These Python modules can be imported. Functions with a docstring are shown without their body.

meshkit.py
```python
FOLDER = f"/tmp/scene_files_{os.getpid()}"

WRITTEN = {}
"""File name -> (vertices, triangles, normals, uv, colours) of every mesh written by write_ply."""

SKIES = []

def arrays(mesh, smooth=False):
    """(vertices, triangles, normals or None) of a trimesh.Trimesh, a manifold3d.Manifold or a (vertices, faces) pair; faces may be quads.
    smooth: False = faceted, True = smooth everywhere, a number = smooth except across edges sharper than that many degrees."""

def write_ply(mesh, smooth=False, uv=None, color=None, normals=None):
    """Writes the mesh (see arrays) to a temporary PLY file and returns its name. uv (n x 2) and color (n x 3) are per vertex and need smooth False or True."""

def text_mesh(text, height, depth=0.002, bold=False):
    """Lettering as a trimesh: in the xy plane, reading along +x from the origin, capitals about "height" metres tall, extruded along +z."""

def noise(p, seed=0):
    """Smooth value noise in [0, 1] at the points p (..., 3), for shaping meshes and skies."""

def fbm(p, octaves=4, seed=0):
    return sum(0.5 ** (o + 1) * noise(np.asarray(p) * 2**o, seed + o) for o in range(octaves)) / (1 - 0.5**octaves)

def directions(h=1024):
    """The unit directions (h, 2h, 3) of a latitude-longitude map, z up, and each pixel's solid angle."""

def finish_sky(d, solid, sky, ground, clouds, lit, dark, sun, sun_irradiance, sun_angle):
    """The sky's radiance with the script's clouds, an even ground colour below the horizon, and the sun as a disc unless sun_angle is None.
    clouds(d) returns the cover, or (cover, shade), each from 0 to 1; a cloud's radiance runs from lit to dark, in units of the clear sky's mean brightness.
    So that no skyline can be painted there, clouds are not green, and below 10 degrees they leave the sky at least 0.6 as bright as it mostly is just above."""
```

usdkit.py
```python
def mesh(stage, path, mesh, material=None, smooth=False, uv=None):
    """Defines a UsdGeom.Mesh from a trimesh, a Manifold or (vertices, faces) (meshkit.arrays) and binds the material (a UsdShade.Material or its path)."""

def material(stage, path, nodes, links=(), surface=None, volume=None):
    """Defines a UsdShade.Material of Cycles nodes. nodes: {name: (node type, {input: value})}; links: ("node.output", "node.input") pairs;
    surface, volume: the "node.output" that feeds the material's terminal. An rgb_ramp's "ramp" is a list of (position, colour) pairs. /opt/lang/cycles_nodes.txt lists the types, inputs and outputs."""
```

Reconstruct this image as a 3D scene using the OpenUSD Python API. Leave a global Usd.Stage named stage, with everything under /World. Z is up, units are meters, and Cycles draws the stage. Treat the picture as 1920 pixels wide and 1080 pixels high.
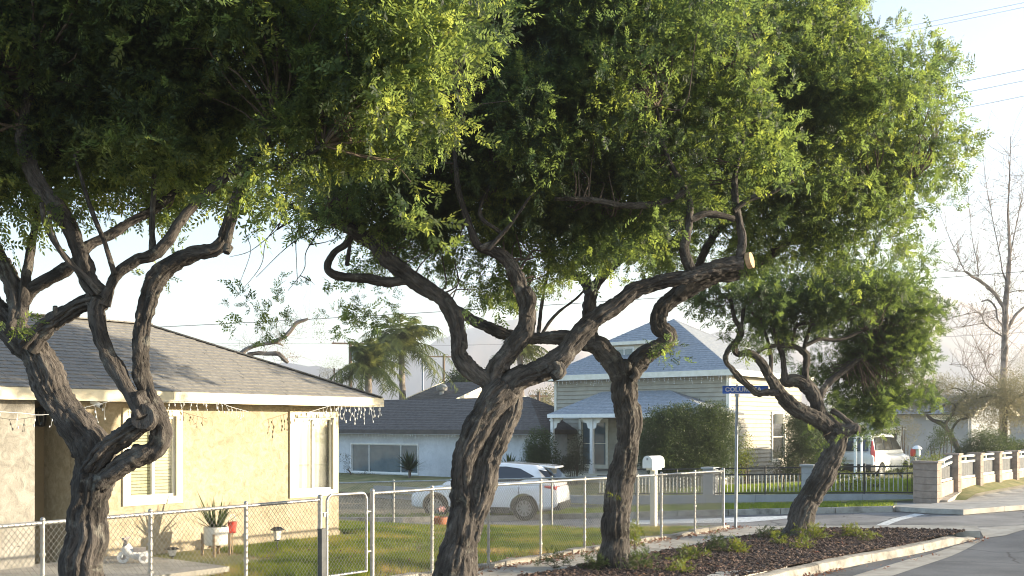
import math, random, sys
import numpy as np, trimesh, manifold3d as m3, shapely
from shapely.geometry import Polygon, box as sbox, LineString
from scipy.spatial import Delaunay, cKDTree
from scipy.spatial.transform import Rotation as Rot
import meshkit, usdkit
from meshkit import noise, fbm
from pxr import Usd, UsdGeom, UsdLux, UsdShade, Gf, Sdf, Vt

# ------------------------------------------------------------------ camera, sky, sun, exposure
stage = Usd.Stage.CreateInMemory()
UsdGeom.SetStageUpAxis(stage, 'Z'); UsdGeom.SetStageMetersPerUnit(stage, 1.0)
UsdGeom.Xform.Define(stage, '/World'); UsdGeom.Scope.Define(stage, '/World/Looks')
EYE = 2.1; FOC = 2000.0; HOR = 800.0; CU = 960.0
cam = UsdGeom.Camera.Define(stage, '/World/camera')
cam.AddTranslateOp().Set((0, 0, EYE)); cam.AddRotateXOp().Set(90.0)
cam.CreateHorizontalApertureAttr(36.0); cam.CreateVerticalApertureAttr(20.25)
cam.CreateFocalLengthAttr(FOC / 1920 * 36); cam.CreateVerticalApertureOffsetAttr((HOR - 540) / 1920 * 36)
cam.CreateClippingRangeAttr((0.1, 30000.0)); cam.CreateExposureAttr(2.32)
SUN = np.array([0.99, 0.0, 0.168]); SUN /= np.linalg.norm(SUN)
SUN_EL = math.asin(SUN[2]); SUN_AZ = math.atan2(SUN[0], SUN[1])
dome = UsdLux.DomeLight.Define(stage, '/World/sky')
dome.GetPrim().SetCustomDataByKey('kind', 'structure')
skym = usdkit.material(stage, '/World/Looks/sky_look', {
    'sky': ('sky_texture', {'sky_type': 'single_scattering', 'sun_disc': False, 'sun_elevation': SUN_EL, 'sun_rotation': SUN_AZ, 'air_density': 1.0, 'aerosol_density': 1.0, 'ozone_density': 2.0}),
    'bg': ('background_shader', {'strength': 0.085})}, [('sky.color', 'bg.color')], surface='bg.background')
UsdShade.MaterialBindingAPI.Apply(dome.GetPrim()).Bind(skym)
sun = UsdLux.DistantLight.Define(stage, '/World/sun')
sun.CreateIntensityAttr(1.25); sun.CreateAngleAttr(0.5); sun.CreateNormalizeAttr(True); sun.CreateColorAttr((1.0, 0.85, 0.62))
zax = SUN; xax = np.cross([0, 0, 1.0], zax); xax /= np.linalg.norm(xax); yax = np.cross(zax, xax)
sun.AddTransformOp().Set(Gf.Matrix4d(*xax, 0, *yax, 0, *zax, 0, 0, 0, 0, 1))

# ------------------------------------------------------------------ coordinates: t runs along the main street, q across it towards the traffic side
D1 = np.array([0.616, 0.788, 0]); D1 /= np.linalg.norm(D1)
NQ = np.array([D1[1], -D1[0], 0])
F0 = np.array([4.38, 21.9, 0])
Z3 = np.array([0, 0, 1.0])
def W(q, t, z=0.0): return F0 + q * NQ + t * D1 + z * Z3
def qt(p): d = np.asarray(p, float)[..., :2] - F0[:2]; return d @ NQ[:2], d @ D1[:2]
def at(u, v, Y): return np.array([(u - CU) / FOC * Y, Y, EYE + (HOR - v) / FOC * Y])
def ray(u, v): return np.array([(u - CU) / FOC, 1.0, (HOR - v) / FOC])
def on_q(u, v, q):                       # (t, z) where the sight line meets the upright plane q
    r = ray(u, v); Y = ((F0 + q * NQ) @ NQ) / (r @ NQ); p = r * Y; return (p - F0) @ D1, p[2] + EYE
def on_t(u, v, t):
    r = ray(u, v); Y = ((F0 + t * D1) @ D1) / (r @ D1); p = r * Y; return (p - F0) @ NQ, p[2] + EYE
def on_z(u, v, z=0.0): Y = (EYE - z) * FOC / (v - HOR); return np.array([(u - CU) / FOC * Y, Y, z])
def sm(x, a, b): x = np.clip((np.asarray(x, float) - a) / (b - a), 0, 1); return x * x * (3 - 2 * x)
def far_z(q): return np.where(q < 3, .062 * np.clip(q, -9.3, 3), .186 + .02 * np.clip(q - 3, 0, 12))
def G(q, t):                              # height of the ground
    q, t = np.asarray(q, float), np.asarray(t, float)
    yard = np.clip(q, -60, 0) * np.interp(t, [-30, -6.5, 0, 2], [-.027, -.027, .055, .06])
    main = np.where(q > 3.8, .02 * np.clip(q - 3.8, 0, 5), 0)
    near = np.where(q < 0, yard, main)
    w = sm(t, -.5, 6)
    z = near * (1 - w) + far_z(q) * w
    z = z + .30 * sm(t, 10, 13) * sm(q, 2.2, 1.0)
    return z
def GW(p): q, t = qt(p); return G(q, t)

# ------------------------------------------------------------------ prims
used = {}
def free(parent, name):
    k = (parent, name); used[k] = used.get(k, 0) + 1
    return f'{parent}/{name}' if used[k] == 1 else f'{parent}/{name}_{used[k]-1:03d}'
def tag(p, label=None, cat=None, group=None, kind=None):
    p = p.GetPrim() if hasattr(p, 'GetPrim') else p
    for k, x in (('label', label), ('category', cat), ('group', group), ('kind', kind)):
        if x: p.SetCustomDataByKey(k, x)
    return p
BASE = {}
def thing(name, label, cat, base=(0, 0, 0), group=None, kind=None):
    path = free('/World', name); x = UsdGeom.Xform.Define(stage, path); x.AddTranslateOp().Set(tuple(map(float, base)))
    BASE[path] = np.array(base, float); tag(x, label, cat, group, kind); return path
def setting(name, base=(0, 0, 0)):
    path = free('/World', name); x = UsdGeom.Xform.Define(stage, path); BASE[path] = np.array(base, float)
    tag(x, kind='structure'); return path
def root_of(path): return '/'.join(path.split('/')[:3])
def obj(name, mesh, mat, parent='/World', label=None, cat=None, group=None, kind=None, smooth=False, bark=None):
    path = free(parent, name)
    if parent == '/World': b = np.zeros(3)
    else: b = BASE.get(root_of(parent), np.zeros(3))
    v, f, n = meshkit.arrays(mesh, smooth)
    m = usdkit.mesh(stage, path, (v - b, f), mat)
    if n is not None:
        m.CreateNormalsAttr(Vt.Vec3fArray.FromNumpy(n.astype(np.float32))); m.SetNormalsInterpolation('vertex')
    if bark is not None:
        UsdGeom.PrimvarsAPI(m).CreatePrimvar('bark', Sdf.ValueTypeNames.Float3Array, 'vertex').Set(Vt.Vec3fArray.FromNumpy(np.asarray(bark, np.float32)))
    tag(m, label, cat, group, kind)
    return path
def instances(name, protos, mat, pts, mats3, scales, ids, parent='/World', label=None, cat=None, kind='stuff'):
    path = free(parent, name); pi = UsdGeom.PointInstancer.Define(stage, path)
    b = BASE.get(root_of(parent), np.zeros(3)) if parent != '/World' else np.zeros(3)
    targets = []
    for i, pm in enumerate(protos):
        pp = f'{path}/Prototypes/piece_{i:03d}'; usdkit.mesh(stage, pp, pm, mat); targets.append(Sdf.Path(pp))
    pi.CreatePrototypesRel().SetTargets(targets)
    pi.CreateProtoIndicesAttr(Vt.IntArray.FromNumpy(np.asarray(ids, np.int32)))
    pi.CreatePositionsAttr(Vt.Vec3fArray.FromNumpy((np.asarray(pts) - b).astype(np.float32)))
    qs = Rot.from_matrix(mats3).as_quat()
    pi.CreateOrientationsAttr(Vt.QuathArray([Gf.Quath(float(a[3]), float(a[0]), float(a[1]), float(a[2])) for a in qs]))
    sc = np.asarray(scales, float); sc = np.repeat(sc[:, None], 3, 1) if sc.ndim == 1 else sc
    pi.CreateScalesAttr(Vt.Vec3fArray.FromNumpy(sc.astype(np.float32)))
    tag(pi, label, cat, None, kind)
    return path
def copy_of(src, name, base, rotz, label, cat, group=None, scale=1.0):
    path = free('/World', name); x = UsdGeom.Xform.Define(stage, path)
    p = x.GetPrim(); p.GetReferences().AddInternalReference(Sdf.Path(src)); p.SetInstanceable(True)
    x.ClearXformOpOrder()
    x.AddTranslateOp().Set(tuple(map(float, base))); x.AddRotateZOp().Set(float(rotz)); x.AddScaleOp().Set((scale,) * 3)
    tag(p, label, cat, group); return path

# ------------------------------------------------------------------ shapes
def box(lo, hi):
    m = trimesh.creation.box(np.subtract(hi, lo)); m.apply_translation((np.add(lo, hi)) / 2); return m
def obox(c, ax, ay, size):               # box with its centre, its x and y axis and size
    ax = np.asarray(ax, float) / np.linalg.norm(ax); ay = np.asarray(ay, float); ay = ay - ax * (ay @ ax); ay /= np.linalg.norm(ay); az = np.cross(ax, ay)
    m = trimesh.creation.box(size); T = np.eye(4); T[:3, 0], T[:3, 1], T[:3, 2], T[:3, 3] = ax, ay, az, c; m.apply_transform(T); return m
def bar(a, b, w, h, up=Z3):
    a, b = np.asarray(a, float), np.asarray(b, float); d = b - a; L = np.linalg.norm(d)
    s = np.cross(up, d / L)
    if np.linalg.norm(s) < 1e-6: s = np.cross([1.0, 0, 0], d / L)
    return obox((a + b) / 2, d, s, (L, w, h))
def cat_(ms): return trimesh.util.concatenate([trimesh.Trimesh(*meshkit.arrays(m)[:2], process=False) if not isinstance(m, trimesh.Trimesh) else m for m in ms])
def frames(P):
    T = np.gradient(P, axis=0); T /= np.linalg.norm(T, axis=1, keepdims=True) + 1e-12
    r = np.array([0.31, 0.95, 0.05]) if abs(T[0] @ [0.31, 0.95, 0.05]) < .9 else np.array([1.0, 0, 0])
    A = np.zeros_like(P)
    for i in range(len(P)):
        r = r - T[i] * (r @ T[i]); r /= np.linalg.norm(r); A[i] = r
    return T, A, np.cross(T, A)
def tube(P, R, seg=6, caps=True):
    P = np.asarray(P, float); R = np.full(len(P), R) if np.ndim(R) == 0 else np.asarray(R, float)
    T, A, B = frames(P); a = np.arange(seg) / seg * 2 * np.pi
    v = (P[:, None] + R[:, None, None] * (np.cos(a)[None, :, None] * A[:, None] + np.sin(a)[None, :, None] * B[:, None])).reshape(-1, 3)
    n = len(P); i, j = np.meshgrid(np.arange(n - 1), np.arange(seg), indexing='ij'); j2 = (j + 1) % seg
    q = np.stack([i * seg + j, i * seg + j2, (i + 1) * seg + j2, (i + 1) * seg + j], -1).reshape(-1, 4)
    f = np.vstack([q[:, [0, 1, 2]], q[:, [0, 2, 3]]])
    if caps:
        v = np.vstack([v, P[:1], P[-1:]]); k = np.arange(seg); c0, c1 = n * seg, n * seg + 1
        f = np.vstack([f, np.stack([np.full(seg, c0), (k + 1) % seg, k], 1), np.stack([np.full(seg, c1), (n - 1) * seg + k, (n - 1) * seg + (k + 1) % seg], 1)])
    return trimesh.Trimesh(v, f, process=False)
def rod(a, b, r, seg=8): return tube([a, b], r, seg)
def spline(P, step):
    P = np.asarray(P, float); n = len(P)
    if n == 2: out = P[:1] + np.linspace(0, 1, max(2, int(np.linalg.norm(P[1, :3] - P[0, :3]) / step)))[:, None] * (P[1:] - P[:1]); return out
    E = np.vstack([2 * P[0] - P[1], P, 2 * P[-1] - P[-2]]); out = []
    for i in range(n - 1):
        a, b, c, d = E[i:i + 4]; k = max(2, int(np.ceil(np.linalg.norm((c - b)[:3]) / step)))
        s = np.arange(k)[:, None] / k
        out.append(.5 * (2 * b + (c - a) * s + (2 * a - 5 * b + 4 * c - d) * s ** 2 + (3 * b - a - 3 * c + d) * s ** 3))
    return np.vstack(out + [P[-1:]])
def extr(poly, O, a, nrm, th):           # polygon in (s, z) on an upright wall whose outer face passes O, thickness th inwards
    m = trimesh.creation.extrude_polygon(poly, th, engine='earcut'); v = m.vertices
    w = np.asarray(O) + v[:, :1] * a + v[:, 1:2] * Z3 - v[:, 2:3] * nrm
    f = m.faces
    if np.dot(np.cross(a, Z3), -np.asarray(nrm)) < 0: f = f[:, ::-1]
    return trimesh.Trimesh(w, f, process=False)
def lathe(prof, seg=20, c=(0, 0, 0)):
    prof = np.asarray(prof, float); a = np.arange(seg) / seg * 2 * np.pi; n = len(prof)
    v = np.stack([prof[:, None, 0] * np.cos(a), prof[:, None, 0] * np.sin(a), np.repeat(prof[:, 1:2], seg, 1)], -1).reshape(-1, 3) + c
    i, j = np.meshgrid(np.arange(n - 1), np.arange(seg), indexing='ij'); j2 = (j + 1) % seg
    q = np.stack([i * seg + j, i * seg + j2, (i + 1) * seg + j2, (i + 1) * seg + j], -1).reshape(-1, 4)
    return trimesh.Trimesh(v, np.vstack([q[:, [0, 1, 2]], q[:, [0, 2, 3]]]), process=False)
def drape(poly, zf, step):                # polygon in (q, t) as a fine sheet at height zf(q, t)
    poly = shapely.segmentize(poly, step); x0, y0, x1, y1 = poly.bounds
    g = np.stack(np.meshgrid(np.arange(x0 + step / 2, x1, step), np.arange(y0 + step / 2, y1, step)), -1).reshape(-1, 2)
    g = g[shapely.contains_xy(poly.buffer(-step * .35), g[:, 0], g[:, 1])] if not poly.buffer(-step * .35).is_empty else np.zeros((0, 2))
    rings = [np.array(poly.exterior.coords)[:-1]] + [np.array(r.coords)[:-1] for r in poly.interiors]
    p = np.vstack(rings + [g]); tri = Delaunay(p).simplices; c = p[tri].mean(1)
    tri = tri[shapely.contains_xy(poly, c[:, 0], c[:, 1])]
    a, b, d = p[tri[:, 0]], p[tri[:, 1]], p[tri[:, 2]]
    area = (b[:, 0] - a[:, 0]) * (d[:, 1] - a[:, 1]) - (b[:, 1] - a[:, 1]) * (d[:, 0] - a[:, 0])
    tri = np.where((area > 0)[:, None], tri[:, ::-1], tri)       # (q, t) is left-handed seen from above
    w = F0 + p[:, :1] * NQ + p[:, 1:2] * D1; w[:, 2] = zf(p[:, 0], p[:, 1])
    return trimesh.Trimesh(w, tri, process=False)
def slab(poly, zf, th, step):             # the same with sides, a solid slab
    top = drape(poly, zf, step); v = np.array(top.vertices); e = trimesh.Trimesh(v, top.faces, process=False)
    ed = np.sort(e.edges, 1); keys, cnt = np.unique(ed, axis=0, return_counts=True); bd = {tuple(k) for k in keys[cnt == 1]}
    side = [(a, b) for a, b in e.edges if (min(a, b), max(a, b)) in bd]
    n = len(v); low = v - [0, 0, th]; f = list(top.faces)
    for a, b in side: f += [(b, a, a + n), (b, a + n, b + n)]
    return trimesh.Trimesh(np.vstack([v, low]), np.array(f), process=False)

# ------------------------------------------------------------------ materials
def mat(name, c1, c2=None, scale=4.0, rough=.8, bump=0.0, bscale=None, metal=0.0, lo=.35, hi=.65, detail=5, island=0.0, stretch=None, coat=0.0, spec=.4, dist=.02, objvar=0.0):
    c2 = c2 if c2 is not None else c1
    n = {'p': ('principled_bsdf', {'roughness': rough, 'metallic': metal, 'coat_weight': coat, 'specular_ior_level': spec}),
         'g': ('geometry', {}), 'm': ('mapping', {'scale': stretch or (1, 1, 1)}),
         'n': ('noise_texture', {'scale': scale, 'detail': detail, 'roughness': .6}),
         'r': ('rgb_ramp', {'ramp': [(lo, c1), (hi, c2)]})}
    l = [('g.position', 'm.vector'), ('m.vector', 'n.vector'), ('n.fac', 'r.fac')]
    out = 'r.color'
    if island:
        n['h'] = ('hsv', {}); n['mr'] = ('map_range', {'from_min': 0, 'from_max': 1, 'to_min': 1 - island, 'to_max': 1 + island})
        l += [('g.random_per_island', 'mr.value'), ('mr.result', 'h.value'), (out, 'h.color')]; out = 'h.color'
    if objvar:
        n['oi'] = ('object_info', {}); n['h2'] = ('hsv', {}); n['mr2'] = ('map_range', {'from_min': 0, 'from_max': 1, 'to_min': 1 - objvar, 'to_max': 1 + objvar})
        l += [('oi.random', 'mr2.value'), ('mr2.result', 'h2.value'), (out, 'h2.color')]; out = 'h2.color'
    l.append((out, 'p.base_color'))
    if bump:
        n['bn'] = ('noise_texture', {'scale': bscale or scale * 6, 'detail': 6, 'roughness': .65}); n['b'] = ('bump', {'strength': bump, 'distance': dist})
        l += [('m.vector', 'bn.vector'), ('bn.fac', 'b.height'), ('b.normal', 'p.normal')]
    return usdkit.material(stage, '/World/Looks/' + name, n, l, surface='p.BSDF')
def leaf_mat(name, stops, trans=.45, tgain=1.6, rough=.45, shade_tint=0.0, patch=0.0):
    n = {'oi': ('object_info', {}), 'g': ('geometry', {}), 'a': ('math', {'math_type': 'multiply_add', 'value2': .55}), 'b': ('math', {'math_type': 'multiply', 'value2': .45}),
         'r': ('rgb_ramp', {'ramp': stops}), 'p': ('principled_bsdf', {'roughness': rough, 'specular_ior_level': .3}), 'c': ('mix', {'mix_type': 'mix', 'fac': shade_tint, 'color2': (.013, .031, .026)}),  # mixes a teal shade colour into the leaf reflectance
         'h': ('hsv', {'value': tgain, 'saturation': 1.1, 'hue': .455}), 't': ('translucent_bsdf', {}), 'mx': ('mix_closure', {'fac': trans})}
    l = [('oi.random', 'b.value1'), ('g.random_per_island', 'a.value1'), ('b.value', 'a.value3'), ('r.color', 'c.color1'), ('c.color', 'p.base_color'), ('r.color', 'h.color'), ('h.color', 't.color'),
         ('p.BSDF', 'mx.closure1'), ('t.BSDF', 'mx.closure2')]
    if patch:
        n['pn'] = ('noise_texture', {'scale': patch, 'detail': 3, 'roughness': .6}); n['pr'] = ('map_range', {'from_min': .38, 'from_max': .64, 'to_min': -.08, 'to_max': .58}); n['ad'] = ('math', {'math_type': 'multiply_add', 'value2': .45})
        l += [('g.position', 'pn.vector'), ('pn.fac', 'pr.value'), ('a.value', 'ad.value1'), ('pr.result', 'ad.value3'), ('ad.value', 'r.fac')]
    else: l.append(('a.value', 'r.fac'))
    return usdkit.material(stage, '/World/Looks/' + name, n, l, surface='mx.closure')
def bark_mat(name, dark, light, k=1.0):
    n = {'at': ('attribute', {'attribute': 'bark'}), 'm': ('mapping', {'scale': (1, 1, .2)}), 'm2': ('mapping', {'scale': (1, 1, .6)}),
         'v': ('noise_texture', {'scale': 26 * k, 'detail': 4, 'roughness': .7, 'distortion': .6}), 'v2': ('noise_texture', {'scale': 70 * k, 'detail': 4}),
         'big': ('noise_texture', {'scale': 2.2, 'detail': 2}), 'r': ('rgb_ramp', {'ramp': [(.3, dark), (.72, light)]}),
         'hv': ('hsv', {}), 'mr': ('map_range', {'from_min': .3, 'from_max': .7, 'to_min': .5, 'to_max': 1.5}),
         'ln': ('noise_texture', {'scale': 7, 'detail': 5, 'roughness': .7}), 'lr': ('rgb_ramp', {'ramp': [(.56, (0, 0, 0)), (.68, (.55, .55, .55))]}), 'lm': ('mix', {'mix_type': 'mix', 'color2': (.20, .195, .17)}),
         'ad': ('math', {'math_type': 'multiply_add', 'value2': .35}), 'b': ('bump', {'strength': 1.0, 'distance': .035}), 'p': ('principled_bsdf', {'roughness': .9, 'specular_ior_level': .2})}
    l = [('at.vector', 'm.vector'), ('at.vector', 'm2.vector'), ('m.vector', 'v.vector'), ('m2.vector', 'v2.vector'), ('at.vector', 'big.vector'), ('v.fac', 'r.fac'), ('big.fac', 'mr.value'), ('mr.result', 'hv.value'),
         ('at.vector', 'ln.vector'), ('ln.fac', 'lr.fac'), ('lr.color', 'lm.fac'), ('r.color', 'hv.color'), ('hv.color', 'lm.color1'), ('lm.color', 'p.base_color'), ('v2.fac', 'ad.value1'), ('v.fac', 'ad.value3'), ('ad.value', 'b.height'), ('b.normal', 'p.normal')]
    return usdkit.material(stage, '/World/Looks/' + name, n, l, surface='p.BSDF')
def glass_mat(name, tint, rough=.03):
    n = {'t': ('transparent_bsdf', {'color': tint}), 'g': ('glossy_bsdf', {'color': (1, 1, 1), 'roughness': rough}), 'f': ('fresnel', {'IOR': 1.5}), 'a': ('math', {'math_type': 'multiply_add', 'value2': .9, 'value3': .05}), 'm': ('mix_closure', {})}
    return usdkit.material(stage, '/World/Looks/' + name, n, [('f.fac', 'a.value1'), ('a.value', 'm.fac'), ('t.BSDF', 'm.closure1'), ('g.BSDF', 'm.closure2')], surface='m.closure')
def road_mat(name, c1, c2, crack):
    n = {'g': ('geometry', {}), 'n': ('noise_texture', {'scale': 1.1, 'detail': 6, 'roughness': .62}), 'big': ('noise_texture', {'scale': .22, 'detail': 3}), 'fine': ('noise_texture', {'scale': 140, 'detail': 2}), 'w': ('noise_texture', {'scale': 1.6, 'detail': 4}),
         'r': ('rgb_ramp', {'ramp': [(.33, c1), (.67, c2)]}), 'mw': ('mix', {'mix_type': 'linear_light', 'fac': .25}), 'v': ('voronoi_texture', {'feature': 'distance_to_edge', 'scale': .42}), 'vr': ('rgb_ramp', {'ramp': [(0, (1, 1, 1)), (.004, (.8, .8, .8)), (.016, (0, 0, 0))]}),
         'mr': ('map_range', {'from_min': .35, 'from_max': .65, 'to_min': .72, 'to_max': 1.2}), 'fr': ('map_range', {'from_min': .3, 'from_max': .7, 'to_min': .75, 'to_max': 1.25}), 'mm': ('math', {'math_type': 'multiply'}), 'h': ('hsv', {}), 'cm': ('mix', {'mix_type': 'mix', 'color2': crack}),
         'b': ('bump', {'strength': .6, 'distance': .006}), 'p': ('principled_bsdf', {'roughness': .88, 'specular_ior_level': .25})}
    l = [('g.position', 'n.vector'), ('g.position', 'big.vector'), ('g.position', 'fine.vector'), ('g.position', 'w.vector'), ('n.fac', 'r.fac'), ('g.position', 'mw.color1'), ('w.color', 'mw.color2'), ('mw.color', 'v.vector'), ('v.distance', 'vr.fac'),
         ('big.fac', 'mr.value'), ('fine.fac', 'fr.value'), ('mr.result', 'mm.value1'), ('fr.result', 'mm.value2'), ('mm.value', 'h.value'), ('r.color', 'h.color'), ('h.color', 'cm.color1'), ('vr.color', 'cm.fac'), ('cm.color', 'p.base_color'), ('fine.fac', 'b.height'), ('b.normal', 'p.normal')]
    return usdkit.material(stage, '/World/Looks/' + name, n, l, surface='p.BSDF')
def stucco_mat(name, c1, c2, k=1.0):
    n = {'g': ('geometry', {}), 'n': ('noise_texture', {'scale': 8.5 * k, 'detail': 6, 'roughness': .66, 'distortion': .8}), 'n2': ('noise_texture', {'scale': .9, 'detail': 2}),
         'r': ('rgb_ramp', {'ramp': [(.36, c1), (.62, c2)]}), 'h': ('hsv', {}), 'mr': ('map_range', {'from_min': .3, 'from_max': .7, 'to_min': .88, 'to_max': 1.08}),
         'b1': ('noise_texture', {'scale': 60, 'detail': 5}), 'ad': ('math', {'math_type': 'multiply_add', 'value2': .4}), 'b': ('bump', {'strength': .8, 'distance': .016}), 'p': ('principled_bsdf', {'roughness': .92, 'specular_ior_level': .15})}
    l = [('g.position', 'n.vector'), ('g.position', 'n2.vector'), ('g.position', 'b1.vector'), ('n.fac', 'r.fac'), ('n2.fac', 'mr.value'), ('mr.result', 'h.value'), ('r.color', 'h.color'), ('h.color', 'p.base_color'),
         ('b1.fac', 'ad.value1'), ('n.fac', 'ad.value3'), ('ad.value', 'b.height'), ('b.normal', 'p.normal')]
    return usdkit.material(stage, '/World/Looks/' + name, n, l, surface='p.BSDF')
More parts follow.
